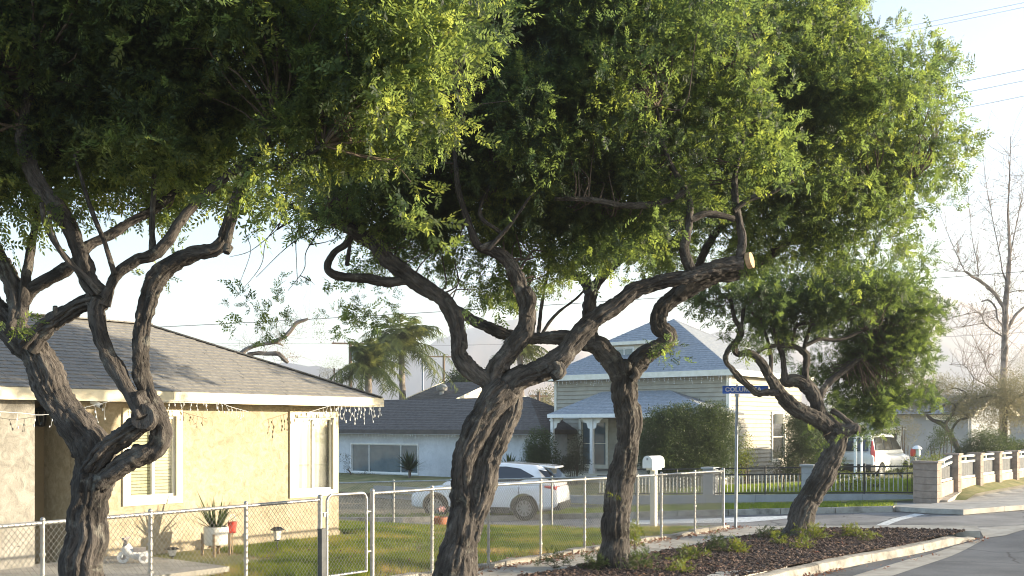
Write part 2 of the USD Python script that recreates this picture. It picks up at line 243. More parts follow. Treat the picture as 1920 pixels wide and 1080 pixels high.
M = dict(
    asphalt=road_mat('asphalt', (.095, .10, .11), (.15, .155, .165), (.065, .066, .07)),
    asphalt2=road_mat('worn_asphalt', (.17, .165, .16), (.26, .25, .24), (.07, .068, .065)),
    winglass=mat('window_glass', (.06, .09, .11), (.10, .14, .16), 1.5, .06, spec=1.0, coat=.3),
    fslat=mat('grey_slat', (.06, .065, .07), (.10, .105, .11), 6, .7),
    concrete=mat('concrete', (.27, .255, .225), (.42, .395, .355), 3, .9, .35, 60, dist=.006, island=.0),
    kerb=mat('kerb_concrete', (.15, .14, .12), (.42, .39, .34), 3.2, .9, .8, 34, dist=.016, lo=.3, hi=.56, island=.08),
    paint=mat('road_paint', (.45, .45, .43), (.72, .72, .70), 9, .8, .2, 60, lo=.4, hi=.55),
    soil=mat('soil', (.10, .075, .05), (.20, .15, .10), 3, .95, .5, 40),
    dry=mat('dry_ground', (.16, .13, .08), (.26, .22, .14), 1.5, .95, .5, 30),
    turf=mat('turf', (.13, .145, .045), (.29, .255, .115), 1.6, .95, .6, 50, lo=.38, hi=.66),
    mulch=mat('mulch', (.05, .028, .022), (.13, .075, .055), 30, .95, .8, 60),
    chip=mat('mulch_chip', (.065, .042, .033), (.20, .135, .105), 18, .9, .3, island=.25, objvar=.6),
    stone=mat('flagstone', (.30, .29, .27), (.44, .42, .39), 4, .9, .5, 30, objvar=.12),
    stucco=stucco_mat('tan_stucco', (.31, .26, .18), (.44, .38, .285)),
    stucco_shade=stucco_mat('shade_grey_stucco', (.20, .19, .17), (.31, .295, .265), .8),  # stucco greyed and darkened to carry tree shade in its colour
    door=mat('tan_door', (.26, .20, .12), (.30, .235, .145), 3, .6, .1),
    trim=mat('cream_trim', (.68, .60, .44), (.76, .69, .52), 5, .6, .1),
    white=mat('white_paint', (.70, .71, .71), (.80, .80, .79), 5, .55, .08),
    cream=mat('cream_paint', (.66, .63, .53), (.76, .73, .64), 5, .6, .08),
    vinyl=mat('white_vinyl', (.72, .70, .64), (.78, .76, .70), 8, .4),
    blind=mat('window_blind', (.52, .50, .36), (.66, .64, .48), 4, .8, 0, stretch=(1, 1, .2)),
    curtain=mat('pale_curtain', (.76, .74, .64), (.84, .82, .74), 6, .9, .3, stretch=(3, 3, .15)),
    dark=mat('dark_interior', (.02, .022, .025), (.035, .038, .04), 2, .9),
    roof1=mat('grey_shingle', (.22, .21, .195), (.30, .285, .26), 14, .95, .5, 150, island=.16, dist=.004),
    roof2=mat('blue_shingle', (.27, .305, .355), (.40, .43, .475), 9, .95, .5, 120, island=.30, dist=.004),
    roof3=mat('brown_shingle', (.085, .073, .069), (.14, .122, .114), 7, .95, .5, 120, island=.22, dist=.004),
    roof4=mat('red_roof', (.24, .12, .08), (.33, .18, .12), 5, .95, .4),
    deck=mat('roof_deck', (.08, .075, .07), (.10, .095, .09), 5, .95),
    fasciab=mat('brown_fascia', (.06, .05, .045), (.09, .075, .065), 4, .7),
    hwhite=stucco_mat('white_stucco', (.51, .53, .575), (.58, .60, .645), .6),
    siding=mat('greige_siding', (.34, .32, .265), (.41, .385, .325), 3, .7, .12, 30, island=.06),
    galv=mat('galvanised_steel', (.30, .30, .295), (.46, .455, .44), 9, .42, .15, 60, metal=.7, spec=.5),
    wire=mat('chain_wire', (.32, .31, .29), (.46, .44, .41), 30, .45, metal=.6),
    iron=mat('black_iron', (.012, .012, .013), (.022, .021, .02), 10, .5),
    picket=mat('picket_white', (.34, .34, .31), (.46, .455, .42), 10, .6),
    block=mat('brown_block', (.26, .205, .17), (.36, .295, .25), 6, .95, .6, 40, island=.14),
    blockp=mat('pink_stucco', (.42, .32, .24), (.54, .42, .32), 4, .95, .5, 40),
    greyw=mat('grey_plaster', (.26, .27, .28), (.33, .34, .35), 1.5, .9, .2),
    creamw=mat('cream_plaster', (.58, .48, .34), (.66, .56, .42), 2, .9, .2),
    steel=mat('pole_steel', (.22, .24, .27), (.33, .35, .38), 6, .5, metal=.5),
    blue=mat('sign_blue', (.025, .11, .52), (.035, .13, .58), 3, .5),
    lettering=mat('sign_white', (.75, .78, .80), None, 3, .5),
    wood=mat('pole_wood', (.12, .08, .055), (.20, .14, .10), 8, .9, .4, stretch=(1, 1, .1)),
    cutwood=mat('cut_wood', (.40, .25, .14), (.60, .40, .23), 14, .9),
    plank=mat('stand_wood', (.26, .18, .11), (.36, .26, .16), 8, .7, stretch=(1, 1, .2)),
    terra=mat('terracotta', (.38, .14, .075), (.46, .19, .11), 8, .85),
    ceramic=mat('white_ceramic', (.66, .64, .60), (.72, .70, .66), 5, .35),
    red=mat('red_plastic', (.50, .045, .03), (.58, .07, .05), 4, .4),
    toy=mat('toy_white', (.66, .66, .66), (.72, .72, .72), 4, .35),
    toyg=mat('toy_grey', (.22, .20, .20), (.28, .26, .25), 4, .5),
    black=mat('black_plastic', (.02, .02, .02), (.03, .03, .03), 5, .5),
    pale=mat('pale_green', (.45, .56, .50), (.52, .62, .56), 5, .6),
    carw=mat('car_white', (.78, .80, .84), (.80, .82, .86), 2, .22, coat=1.0, spec=.5),
    carw2=mat('van_white', (.74, .74, .72), (.76, .76, .74), 2, .25, coat=1.0),
    carglass=mat('car_glass', (.010, .013, .018), None, 2, .05, spec=.8, coat=.6),
    tyre=mat('tyre', (.014, .014, .015), (.022, .022, .022), 20, .85),
    rim=mat('alloy_rim', (.42, .43, .45), None, 5, .3, metal=.8),
    lampred=mat('tail_red', (.34, .015, .015), (.40, .02, .02), 3, .2, coat=1),
    bulb=mat('clear_bulb', (.62, .64, .66), (.74, .75, .76), 6, .25),
    hill=mat('hill', (.22, .17, .15), (.28, .22, .19), .004, .95, .3, .02),
    bark=bark_mat('bark', (.018, .016, .015), (.115, .102, .093)),
    bark2=bark_mat('pale_bark', (.12, .10, .09), (.32, .28, .25), .6),
    twig_haze=mat('haze_pale_twig', (.24, .20, .175), (.34, .29, .25), 20, .9),  # paled so that distance haze sits in the twig colour
    twig=mat('twig', (.07, .05, .038), (.13, .10, .075), 20, .9),
    pane=glass_mat('window_pane', (.95, .96, .94)), pane_d=glass_mat('dark_pane', (.45, .50, .52)),
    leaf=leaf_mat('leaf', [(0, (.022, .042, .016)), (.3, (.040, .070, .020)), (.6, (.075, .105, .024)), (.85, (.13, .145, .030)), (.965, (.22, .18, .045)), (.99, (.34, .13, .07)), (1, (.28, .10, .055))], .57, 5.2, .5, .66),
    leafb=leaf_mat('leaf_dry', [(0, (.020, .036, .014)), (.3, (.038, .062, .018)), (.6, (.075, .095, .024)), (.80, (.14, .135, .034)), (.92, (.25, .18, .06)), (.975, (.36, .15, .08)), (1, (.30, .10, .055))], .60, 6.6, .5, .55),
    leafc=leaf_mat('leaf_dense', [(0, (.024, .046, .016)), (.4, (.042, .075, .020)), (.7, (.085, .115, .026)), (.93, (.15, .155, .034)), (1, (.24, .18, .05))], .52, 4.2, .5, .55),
    leafd=leaf_mat('hedge_leaf', [(0, (.020, .038, .015)), (.5, (.042, .070, .022)), (.85, (.08, .11, .03)), (1, (.17, .17, .05))], .4, 2.6),
    leafy=leaf_mat('weed_leaf', [(0, (.07, .11, .02)), (.6, (.13, .18, .03)), (1, (.24, .24, .04))], .45),
    leafo=leaf_mat('olive_leaf', [(0, (.13, .135, .075)), (.6, (.20, .20, .11)), (1, (.28, .26, .14))], .45, 1.8),
    leafr=leaf_mat('red_leaf', [(0, (.035, .045, .02)), (.6, (.06, .05, .025)), (.9, (.10, .045, .03)), (1, (.16, .03, .025))], .3),
    frond=leaf_mat('palm_frond', [(0, (.06, .085, .03)), (.6, (.11, .14, .045)), (1, (.20, .20, .06))], .4, 2.6),  # albedo raised to put haze into the frond colour
    blade=leaf_mat('grass_blade', [(0, (.08, .14, .024)), (.4, (.14, .20, .035)), (.68, (.28, .28, .065)), (.8, (.38, .33, .12)), (1, (.50, .43, .21))], .45, 2.2, patch=.9),
    bladeg=leaf_mat('green_grass_blade', [(0, (.09, .16, .024)), (.5, (.16, .24, .035)), (1, (.28, .32, .06))], .45, 2.2),
    litter=leaf_mat('dead_leaf', [(0, (.16, .09, .05)), (.5, (.26, .16, .09)), (1, (.36, .27, .16))], .25),
)
# ------------------------------------------------------------------ the ground
_G0 = G
def G(q, t):
    q, t = np.asarray(q, float), np.asarray(t, float)
    yard = np.clip(q, -60, 0) * np.interp(t, [-30, -6.5, 0, 2], [-.027, -.027, .055, .06])
    main = np.where(q > 3.8, .015 * np.clip(q - 3.8, 0, 5), 0)
    w = sm(t, -1.5, 3.5)
    z = np.where(q < 0, yard, main) * (1 - w) + far_z(q) * w
    return z + .30 * sm(t, 9.5, 13) * sm(q, 2.2, 1.0)
def on_G(u, v, dz=0.0):
    z = 0.0
    for _ in range(30): p = on_z(u, v, z); z = .5 * z + .5 * (float(GW(p)) + dz)
    return on_z(u, v, z)
def px_poly(pts, dz=0.0): return Polygon([qt(on_G(u, v, dz)) for u, v in pts])
def lin(pts, dz=0.0): return [tuple(qt(on_G(u, v, dz))) for u, v in pts]

far_edge = [(560, 975), (760, 972), (1000, 967), (1340, 958), (1676, 951), (1760, 955), (1806, 957), (1860, 953), (1920, 949)]
near_edge = [(1920, 983), (1650, 985), (1380, 987), (1036, 990), (700, 996)]
fe, ne = lin(far_edge, -.12), lin(near_edge, -.02)
kerb_px = [(1440, 1084), (1520, 1063), (1600, 1046), (1690, 1027), (1780, 1009), (1835, 999)]
kl = np.array(lin(kerb_px)); cf = np.polyfit(np.r_[kl[:, 1], -9, -14, -14], np.r_[kl[:, 0], 3.5, 3.45, 3.45], 3)
kq = [(3.45, -30.0)] + [(float(np.polyval(cf, t)), float(t)) for t in np.linspace(-16, kl[-1, 1], 40)]
GROUND_LOW = 0.22
xs = np.concatenate([np.linspace(-3000, -120, 30), np.linspace(-100, 100, 101), np.linspace(120, 3000, 30)])
ys = np.concatenate([np.linspace(-300, -20, 6), np.linspace(-16, 110, 64), np.linspace(130, 1990, 40)])
X, Yg = np.meshgrid(xs, ys, indexing='ij'); P = np.stack([X, Yg, 0 * X], -1); q_, t_ = qt(P)
P[..., 2] = G(np.clip(q_, -60, 14), np.clip(t_, -30, 60)) - GROUND_LOW
i, j = np.meshgrid(np.arange(len(xs) - 1), np.arange(len(ys) - 1), indexing='ij'); n = len(ys)
ff = np.stack([i * n + j, (i + 1) * n + j, (i + 1) * n + j + 1, i * n + j + 1], -1).reshape(-1, 4)
obj('ground', (P.reshape(-1, 3), ff), M['dry'], kind='structure', smooth=True)

road = Polygon([fe[0]] + fe + [(30, fe[-1][1] + .8), (30, ne[0][1] - 0.2), (14, ne[0][1]), (14, -40)] + [(a + .02, b) for a, b in kq] + [ne[1], ne[2], ne[3], ne[4], (-30, 1.2), (-60, 1.2), (-60, 6.3), (fe[0][0] - 8, fe[0][1])]).buffer(0)
if road.geom_type != 'Polygon': road = max(road.geoms, key=lambda g: g.area)
RZ = lambda q, t: G(q, t) - .125
cut_ = Polygon([(-60, ne[4][1] + .0), (ne[4][0], ne[4][1]), ne[3], ne[2], ne[1], ne[0], (30, ne[0][1]), (30, -80), (-60, -80)]).buffer(0)
for nm_, mt_, pg in (('road', 'asphalt', road.intersection(cut_)), ('side_street', 'asphalt2', road.difference(cut_))):
    pg = pg if pg.geom_type == 'Polygon' else max(pg.geoms, key=lambda g: g.area); obj(nm_, drape(pg, RZ, .7), M[mt_], kind='structure', smooth=True)
# concrete gutter, cross gutter, painted line
obj('gutter', drape(px_poly([(1560, 1092), (1700, 1050), (1790, 1024), (1850, 1008), (1808, 1031), (1670, 1080), (1640, 1096)], -.12).buffer(.01), lambda q, t: RZ(q, t) + .006, .4), M['concrete'], kind='structure')
obj('cross_gutter', drape(px_poly([(1842, 1003), (1846, 1009), (1885, 1004), (1925, 992), (2050, 986), (2050, 983), (1920, 985), (1835, 990)], -.12), lambda q, t: RZ(q, t) + .008, .4), M['concrete'], kind='structure')
for lab, px in (('painted_line', [(1642, 985), (1664, 985), (1690, 975), (1735, 964), (1715, 963), (1672, 973)]), ('painted_line', [(1180, 983), (1400, 979), (1478, 972), (1478, 967), (1380, 970), (1180, 976)])):
    obj(lab, drape(px_poly(px, -.12), lambda q, t: RZ(q, t) + .005, .3), M['paint'], kind='structure')

# kerb of cast segments
kp = np.array(kq); Kt = spline(np.c_[kp, 0 * kp[:, 0]], .3)[:, :2]
sk = np.r_[0, np.cumsum(np.linalg.norm(np.diff(Kt, axis=0), axis=1))]
kerb = setting('kerb')
def path_at(s): return np.stack([np.interp(s, sk, Kt[:, 0]), np.interp(s, sk, Kt[:, 1])], -1)
L = sk[-1]; s0 = L - 22.0; rng = np.random.default_rng(4)
def kerb_piece(a, b, last):
    s = np.linspace(a + .006, b - .006, 12); c = path_at(s); d = np.gradient(c, axis=0); d /= np.linalg.norm(d, axis=1, keepdims=True); o = np.stack([d[:, 1], -d[:, 0]], 1)
    prof = np.array([(-.16, -.3), (-.16, .012), (-.14, .02), (-.02, .016), (.012, .002), (.035, -.13), (.04, -.3)])
    zb = G(c[:, 0], c[:, 1]) - (.10 * sm(s, L - 1.0, L) if last else 0)
    v = []
    for k in range(len(s)):
        p = c[k] + prof[:, :1] * o[k]; w = F0 + p[:, :1] * NQ + p[:, 1:] * D1; w[:, 2] = zb[k] + prof[:, 1] + (noise(w * 4, 3) - .5) * .02; v.append(w)
    v = np.array(v); m = len(prof); V = v.reshape(-1, 3); f = []
    for k in range(len(s) - 1):
        for r in range(m - 1): f.append((k * m + r, (k + 1) * m + r, (k + 1) * m + r + 1, k * m + r + 1))
    T = trimesh.Trimesh(V, np.vstack([np.array(f)[:, [0, 1, 2]], np.array(f)[:, [0, 2, 3]]] + [np.array([(0, r, r + 1) for r in range(1, m - 1)]), np.array([((len(s) - 1) * m, (len(s) - 1) * m + r + 1, (len(s) - 1) * m + r) for r in range(1, m - 1)])]), process=False)
    return T
for k in range(12):
    a = s0 + k * 22 / 12; obj('kerb_segment', kerb_piece(a, a + 22 / 12, k == 11), M['kerb'], kerb, smooth=35)

fk = setting('far_kerb'); fpl = np.array([p for p in lin(far_edge[:5], -.0)]); ds = np.r_[0, np.cumsum(np.linalg.norm(np.diff(fpl, axis=0), axis=1))]
for k in range(12):
    s_ = np.linspace(ds[-1] * k / 12 + .01, ds[-1] * (k + 1) / 12 - .01, 5); q1_ = np.interp(s_, ds, fpl[:, 0]); t1_ = np.interp(s_, ds, fpl[:, 1])
    pg = Polygon(list(zip(q1_, t1_ - .03)) + list(zip(q1_[::-1], t1_[::-1] + .13))); obj('kerb_segment', slab(pg, lambda q, t: G(q, t) + .03, .3, .6), M['kerb'], fk)

# sidewalk slabs along the fence and round the corner
walk = setting('sidewalk')
band = px_poly([(1362, 1000), (1362, 990), (1380, 987), (1650, 985), (1830, 985), (1838, 996), (1812, 996), (1650, 993), (1500, 993), (1440, 1003)], 0)
t0 = -16.0
while t0 < -.3:
    p = Polygon([(.10, t0 + .006), (1.06, t0 + .006), (1.06, t0 + 1.19), (.10, t0 + 1.19)])
    obj('slab', slab(p, lambda q, t: G(q, t) + .004, .12, .5), M['concrete'], walk); t0 += 1.2
tw = t0
parts_ = [Polygon([(.1, tw + .006), (1.06, tw + .006), (1.06, .75), (.1, .75)])] if tw < .7 else []
cor = Polygon([(-.2, .76), (1.2, .76)] + lin([(1500, 993), (1650, 993), (1812, 996), (1838, 996), (1832, 986), (1650, 985), (1500, 986), (1380, 987)]) + [(-.2, 1.3)]).buffer(0)
x0, y0, x1, y1 = cor.bounds
for a in np.arange(x0, x1, 1.1): parts_.append(cor.intersection(sbox(a + .006, y0 - 1, a + 1.094, y1 + 1)))
for p in parts_:
    for g in getattr(p, 'geoms', [p]):
        if g.area > .02: obj('slab', slab(g, lambda q, t: G(q, t) + .004, .12, .5), M['concrete'], walk)
far_walk = setting('far_sidewalk')
fw = px_poly([(1676, 943), (1745, 945), (1770, 938), (1800, 930), (1920, 905), (2050, 885), (2050, 925), (1920, 947), (1806, 956), (1745, 954), (1676, 950)], 0).buffer(0)
x0, y0, x1, y1 = fw.bounds
for a in np.arange(y0, y1, 1.5):
    p = fw.intersection(sbox(x0 - 1, a + .006, x1 + 1, a + 1.494))
    for g in getattr(p, 'geoms', [p]):
        if g.area > .05: obj('slab', slab(g, lambda q, t: G(q, t) + .006, .12, .6), M['concrete'], far_walk)

# mulch bed between sidewalk and kerb
bed = Polygon([(1.10, -16)] + [(1.10, -.2), (1.3, .6)] + lin([(1500, 994), (1650, 994), (1812, 997)]) + [tuple(x - [.15, 0]) for x in path_at(np.linspace(L - .25, L - 20, 40))]).buffer(0)
if bed.geom_type != 'Polygon': bed = max(bed.geoms, key=lambda g: g.area)
BZ = lambda q, t: G(q, t) + .0 + .05 * (fbm(np.stack([q * 1.5, t * 1.5, 0 * q], -1), 3, 5) - .45) + .03
obj('planting_bed', drape(bed, BZ, .16), M['mulch'], kind='structure', smooth=True)
rng = np.random.default_rng(11)
def chip_mesh(k):
    r = np.random.default_rng(k); L_, w, h = r.uniform(.04, .09), r.uniform(.014, .03), r.uniform(.006, .014)
    m = trimesh.creation.box((L_, w, h)); v = m.vertices; v += r.normal(0, .004, v.shape); return m
qs = rng.uniform(1.1, 4.6, 52000); ts = rng.uniform(-11.5, 3.2, 52000); ok = shapely.contains_xy(bed, qs, ts); qs, ts = qs[ok], ts[ok]
pp = F0 + qs[:, None] * NQ + ts[:, None] * D1; pp[:, 2] = BZ(qs, ts) + rng.uniform(0, .018, len(qs))
R_ = Rot.from_euler('zyx', np.c_[rng.uniform(0, 6.28, len(qs)), rng.normal(0, .32, len(qs)), rng.normal(0, .32, len(qs))]).as_matrix()
instances('mulch_chips', [chip_mesh(k) for k in range(6)], M['chip'], pp, R_, rng.uniform(.6, 1.25, len(qs)), rng.integers(0, 6, len(qs)), label='dark red brown bark mulch covering the parkway strip', cat='mulch')

# flagstone strip at the bottom of the frame
fl = px_poly([(1376, 1084), (1384, 1067), (1450, 1062), (1580, 1060), (1560, 1066), (1470, 1088)], .02)
flp = Polygon([(2.0, -4.75), (3.25, -4.75), (3.33, -3.1), (2.1, -3.45)])
walkway = thing('flagstone_pad', 'pale cracked flagstone pad in the mulch beside the near kerb', 'stone paving', W(2.6, -4.4, 0))
rng = np.random.default_rng(8); area = fl.buffer(0)
q0, t0_, q1, t1 = area.bounds; t1 += .02; t0_ -= 1.6
area = Polygon(list(area.exterior.coords)).convex_hull.union(Polygon([(q0 + .25, t0_), (q1, t0_), (q1, (t0_ + 1.6 + t1) / 2), (q0, t0_ + 1.7)])).convex_hull
area = area.intersection(bed.buffer(-.03))
from scipy.spatial import Voronoi
sd = rng.uniform([q0 - 1, t0_ - 1], [q1 + 1, t1 + 1], (int((q1 - q0 + 2) * (t1 - t0_ + 2) * 4.5), 2)); vor = Voronoi(sd)
for r in vor.point_region:
    reg = vor.regions[r]
    if not reg or -1 in reg: continue
    g = Polygon(vor.vertices[reg]).intersection(area).buffer(-.016)
    if g.geom_type == 'Polygon' and g.area > .01:
        dz = rng.uniform(.035, .06); obj('stone', slab(g, lambda q, t: G(q, t) + dz, .1, .3), M['stone'], walkway)

# front yard: turf sheet and grass
HQ = -4.5
yard = Polygon([(-.12, -15), (-.12, .05), (-12, .05), (-12, -6.0), (HQ + .02, -6.0), (HQ + .02, -15)])
obj('yard_turf', drape(yard, lambda q, t: G(q, t) + .004, .35), M['turf'], kind='structure', smooth=True)
cross_verge = px_poly([(560, 968), (760, 965), (1000, 953), (1340, 945), (1676, 942), (1676, 950), (1340, 957), (1000, 966), (760, 971), (560, 974)], 0).buffer(0)
obj('verge_turf', drape(cross_verge, lambda q, t: G(q, t) + .0, .4), M['turf'], kind='structure', smooth=True)
FARWALL_T = max(b for a, b in lin([(1340, 945)])) + .05
lot = Polygon([(-60, FARWALL_T - .1), (2.0, FARWALL_T - .1), (2.0, 45), (-60, 45)])
obj('lot_turf', drape(lot, lambda q, t: G(q, t) + .12 * sm(t, FARWALL_T, FARWALL_T + .4), 1.0), M['turf'], kind='structure', smooth=True)
def tuft(k, n=22, h=.085, spread=.06):
    r = np.random.default_rng(k); V, Fc = [], []
    for i in range(n):
        a = r.uniform(0, 6.28); c = np.r_[r.normal(0, spread, 2), 0]; d = np.array([np.cos(a), np.sin(a), 0]); s = np.array([-d[1], d[0], 0]) * r.uniform(.002, .0045)
        hh = h * r.uniform(.5, 1.2); tip = c + d * r.uniform(.01, .06) + Z3 * hh; mid = c + d * .012 + Z3 * hh * .55; b = len(V)
        V += [c - s, c + s, mid + s * .8, mid - s * .8, tip]; Fc += [(b, b + 1, b + 2), (b, b + 2, b + 3), (b + 3, b + 2, b + 4)]
    return trimesh.Trimesh(V, Fc, process=False)
TUFTS = [tuft(k) for k in range(5)]
def grow(name, poly, n, label, seed, zoff=0.0, patch=True, h=1.0, m='blade'):
    r = np.random.default_rng(seed); x0, y0, x1, y1 = poly.bounds
    q, t = r.uniform(x0, x1, n), r.uniform(y0, y1, n); k = shapely.contains_xy(poly, q, t); q, t = q[k], t[k]
    if patch:
        d = fbm(np.stack([q * .9, t * .9, 0 * q], -1), 3, seed); k = r.uniform(0, 1, len(q)) < np.clip((d - .30) * 4.5, .12, 1); q, t = q[k], t[k]
    p = F0 + q[:, None] * NQ + t[:, None] * D1; p[:, 2] = G(q, t) + zoff
    R = Rot.from_euler('z', r.uniform(0, 6.28, len(q))).as_matrix()
    sc = r.uniform(.55, 1.25, len(q)) * h * (.6 + .7 * fbm(np.stack([q * .7, t * .7, 0 * q], -1), 2, seed + 7))
    return instances(name, TUFTS, M[m], p, R, sc, r.integers(0, 5, len(q)), label=label, cat='grass')
grow('lawn_grass', yard.intersection(sbox(-4.2, -13, -.2, .05)).union(yard.intersection(sbox(-11, -6, -.2, .05))).difference(sbox(-4.6, -15, -2.6, -9.4)), 34000, 'patchy yellow green lawn behind the chain link fence', 21)
grow('verge_grass', cross_verge, 7000, 'sunlit strip of green grass along the far kerb', 22, .0, False, 1.0, 'bladeg')
lot_lawn = Polygon([(-8, FARWALL_T + .5), (1.2, FARWALL_T + .5), (1.2, FARWALL_T + 5), (-8, FARWALL_T + 5)])
grow('far_lawn_grass', lot_lawn, 5000, 'green grass behind the black iron fence', 23, .12, False, 1.0, 'bladeg')

# mountains
def hills():
    prof = np.array([(-2500, 700), (-600, 690), (200, 684), (500, 676), (640, 690), (780, 655), (900, 606), (985, 592), (1120, 640), (1300, 628), (1500, 600), (1650, 565), (1745, 545), (1850, 575), (1950, 600), (2300, 640), (4200, 680)], float)
    us = np.linspace(-2400, 4000, 420); vs = np.interp(us, prof[:, 0], prof[:, 1]); rows = []
    for Y, k in ((2600, 0), (2900, .18), (3200, .42), (3500, .68), (3800, .9), (4000, 1), (4300, .8), (4800, .2), (5200, 0)):
        x = (us - CU) / FOC * 4000; H = (HOR - vs) / FOC * 4000 + EYE
        p = np.stack([x * (.8 + .2 * Y / 4000), np.full_like(us, Y), H * k - 3], -1)
        rid = 1 - np.abs(2 * fbm(np.stack([us * .02, np.full_like(us, Y * .003), 0 * us], -1), 4, 9) - 1)
        p[:, 2] += (rid - .75) * 60 * (1 - abs(2 * k - 1)) + (fbm(np.stack([us * .05, 0 * us, 0 * us + 3], -1), 3, 2) - .5) * 22 * k; rows.append(p)
    rows = (np.array(rows) - [0, 0, EYE]) * .35 + [0, 0, EYE]; a, b = rows.shape[:2]; i, j = np.meshgrid(np.arange(a - 1), np.arange(b - 1), indexing='ij')
    f = np.stack([i * b + j, i * b + j + 1, (i + 1) * b + j + 1, (i + 1) * b + j], -1).reshape(-1, 4)
    return rows.reshape(-1, 3), f
obj('hills', hills(), M['hill'], kind='structure', smooth=True)

# ------------------------------------------------------------------ roofs, walls, windows
def shingles(poly, e, course=.14, tab=.30, seed=0, lift=.010):
    """Overlapping tabs on a flat roof facet. poly: 3-d corners, e: direction of the eave."""
    P = np.asarray(poly, float); e = e / np.linalg.norm(e); nn = np.zeros(3)
    for k in range(len(P)): nn += np.cross(P[k], P[(k + 1) % len(P)])
    nn /= np.linalg.norm(nn); nn = nn if nn[2] > 0 else -nn
    g = np.cross(nn, e); g = g if g[2] > 0 else -g
    O = P[np.argmin(P @ g)]; uv = np.stack([(P - O) @ e, (P - O) @ g], 1); pl = Polygon(uv).buffer(0); r = np.random.default_rng(seed); V, Fc = [], []
    x0, y0, x1, y1 = pl.bounds; row = 0; y = y0
    while y < y1:
        x = x0 - r.uniform(0, tab)
        while x < x1:
            w = tab * r.uniform(.7, 1.3); c = sbox(x + .003, y, x + w - .003, min(y + course, y1)); x += w
            if not pl.intersects(c): continue
            c = c if pl.contains(c) else c.intersection(pl)
            if c.geom_type != 'Polygon' or c.area < 1e-4: continue
            q = np.array(c.exterior.coords)[:-1]; hgt = lift * r.uniform(.7, 1.4) * (1 - (q[:, 1] - y) / course) + .002; b = len(V); k = len(q)
            top = O + q[:, :1] * e + q[:, 1:] * g + hgt[:, None] * nn; low = O + q[:, :1] * e + q[:, 1:] * g
            V += list(top) + list(low); Fc += [(b, b + i, b + i + 1) for i in range(1, k - 1)]
            for i in range(k): i2 = (i + 1) % k; Fc += [(b + i2, b + i, b + k + i), (b + i2, b + k + i, b + k + i2)]
        y += course; row += 1
    return trimesh.Trimesh(V, Fc, process=False)
def facet(poly, th=.05):
    P = np.asarray(poly, float); nn = np.zeros(3)
    for k in range(len(P)): nn += np.cross(P[k], P[(k + 1) % len(P)])
    nn /= np.linalg.norm(nn)
    if nn[2] < 0: P = P[::-1]; nn = -nn
    return prism(P - nn * .002, -nn * th)
def prism(P, d):
    P = np.asarray(P, float); n = len(P); V = np.vstack([P, P + d]); f = [(0, i, i + 1) for i in range(1, n - 1)] + [(n, n + i + 1, n + i) for i in range(1, n - 1)]
    for i in range(n): j = (i + 1) % n; f += [(j, i, n + i), (j, n + i, n + j)]
    T = trimesh.Trimesh(V, f, process=False); return T if T.volume > 0 else trimesh.Trimesh(V, np.array(f)[:, ::-1], process=False)
def roof(parent, facets, m, course=.14, tab=.3, seed=0, name='roof'):
    r = None
    for k, (poly, e) in enumerate(facets):
        a = obj(name + '_deck', facet(poly), M['deck'], parent) if r is None else obj('deck_facet', facet(poly), M['deck'], r)
        if r is None: r = a
        obj('shingles', shingles(poly, np.asarray(e, float), course, tab, seed + k), m, r, kind='stuff')
    return r
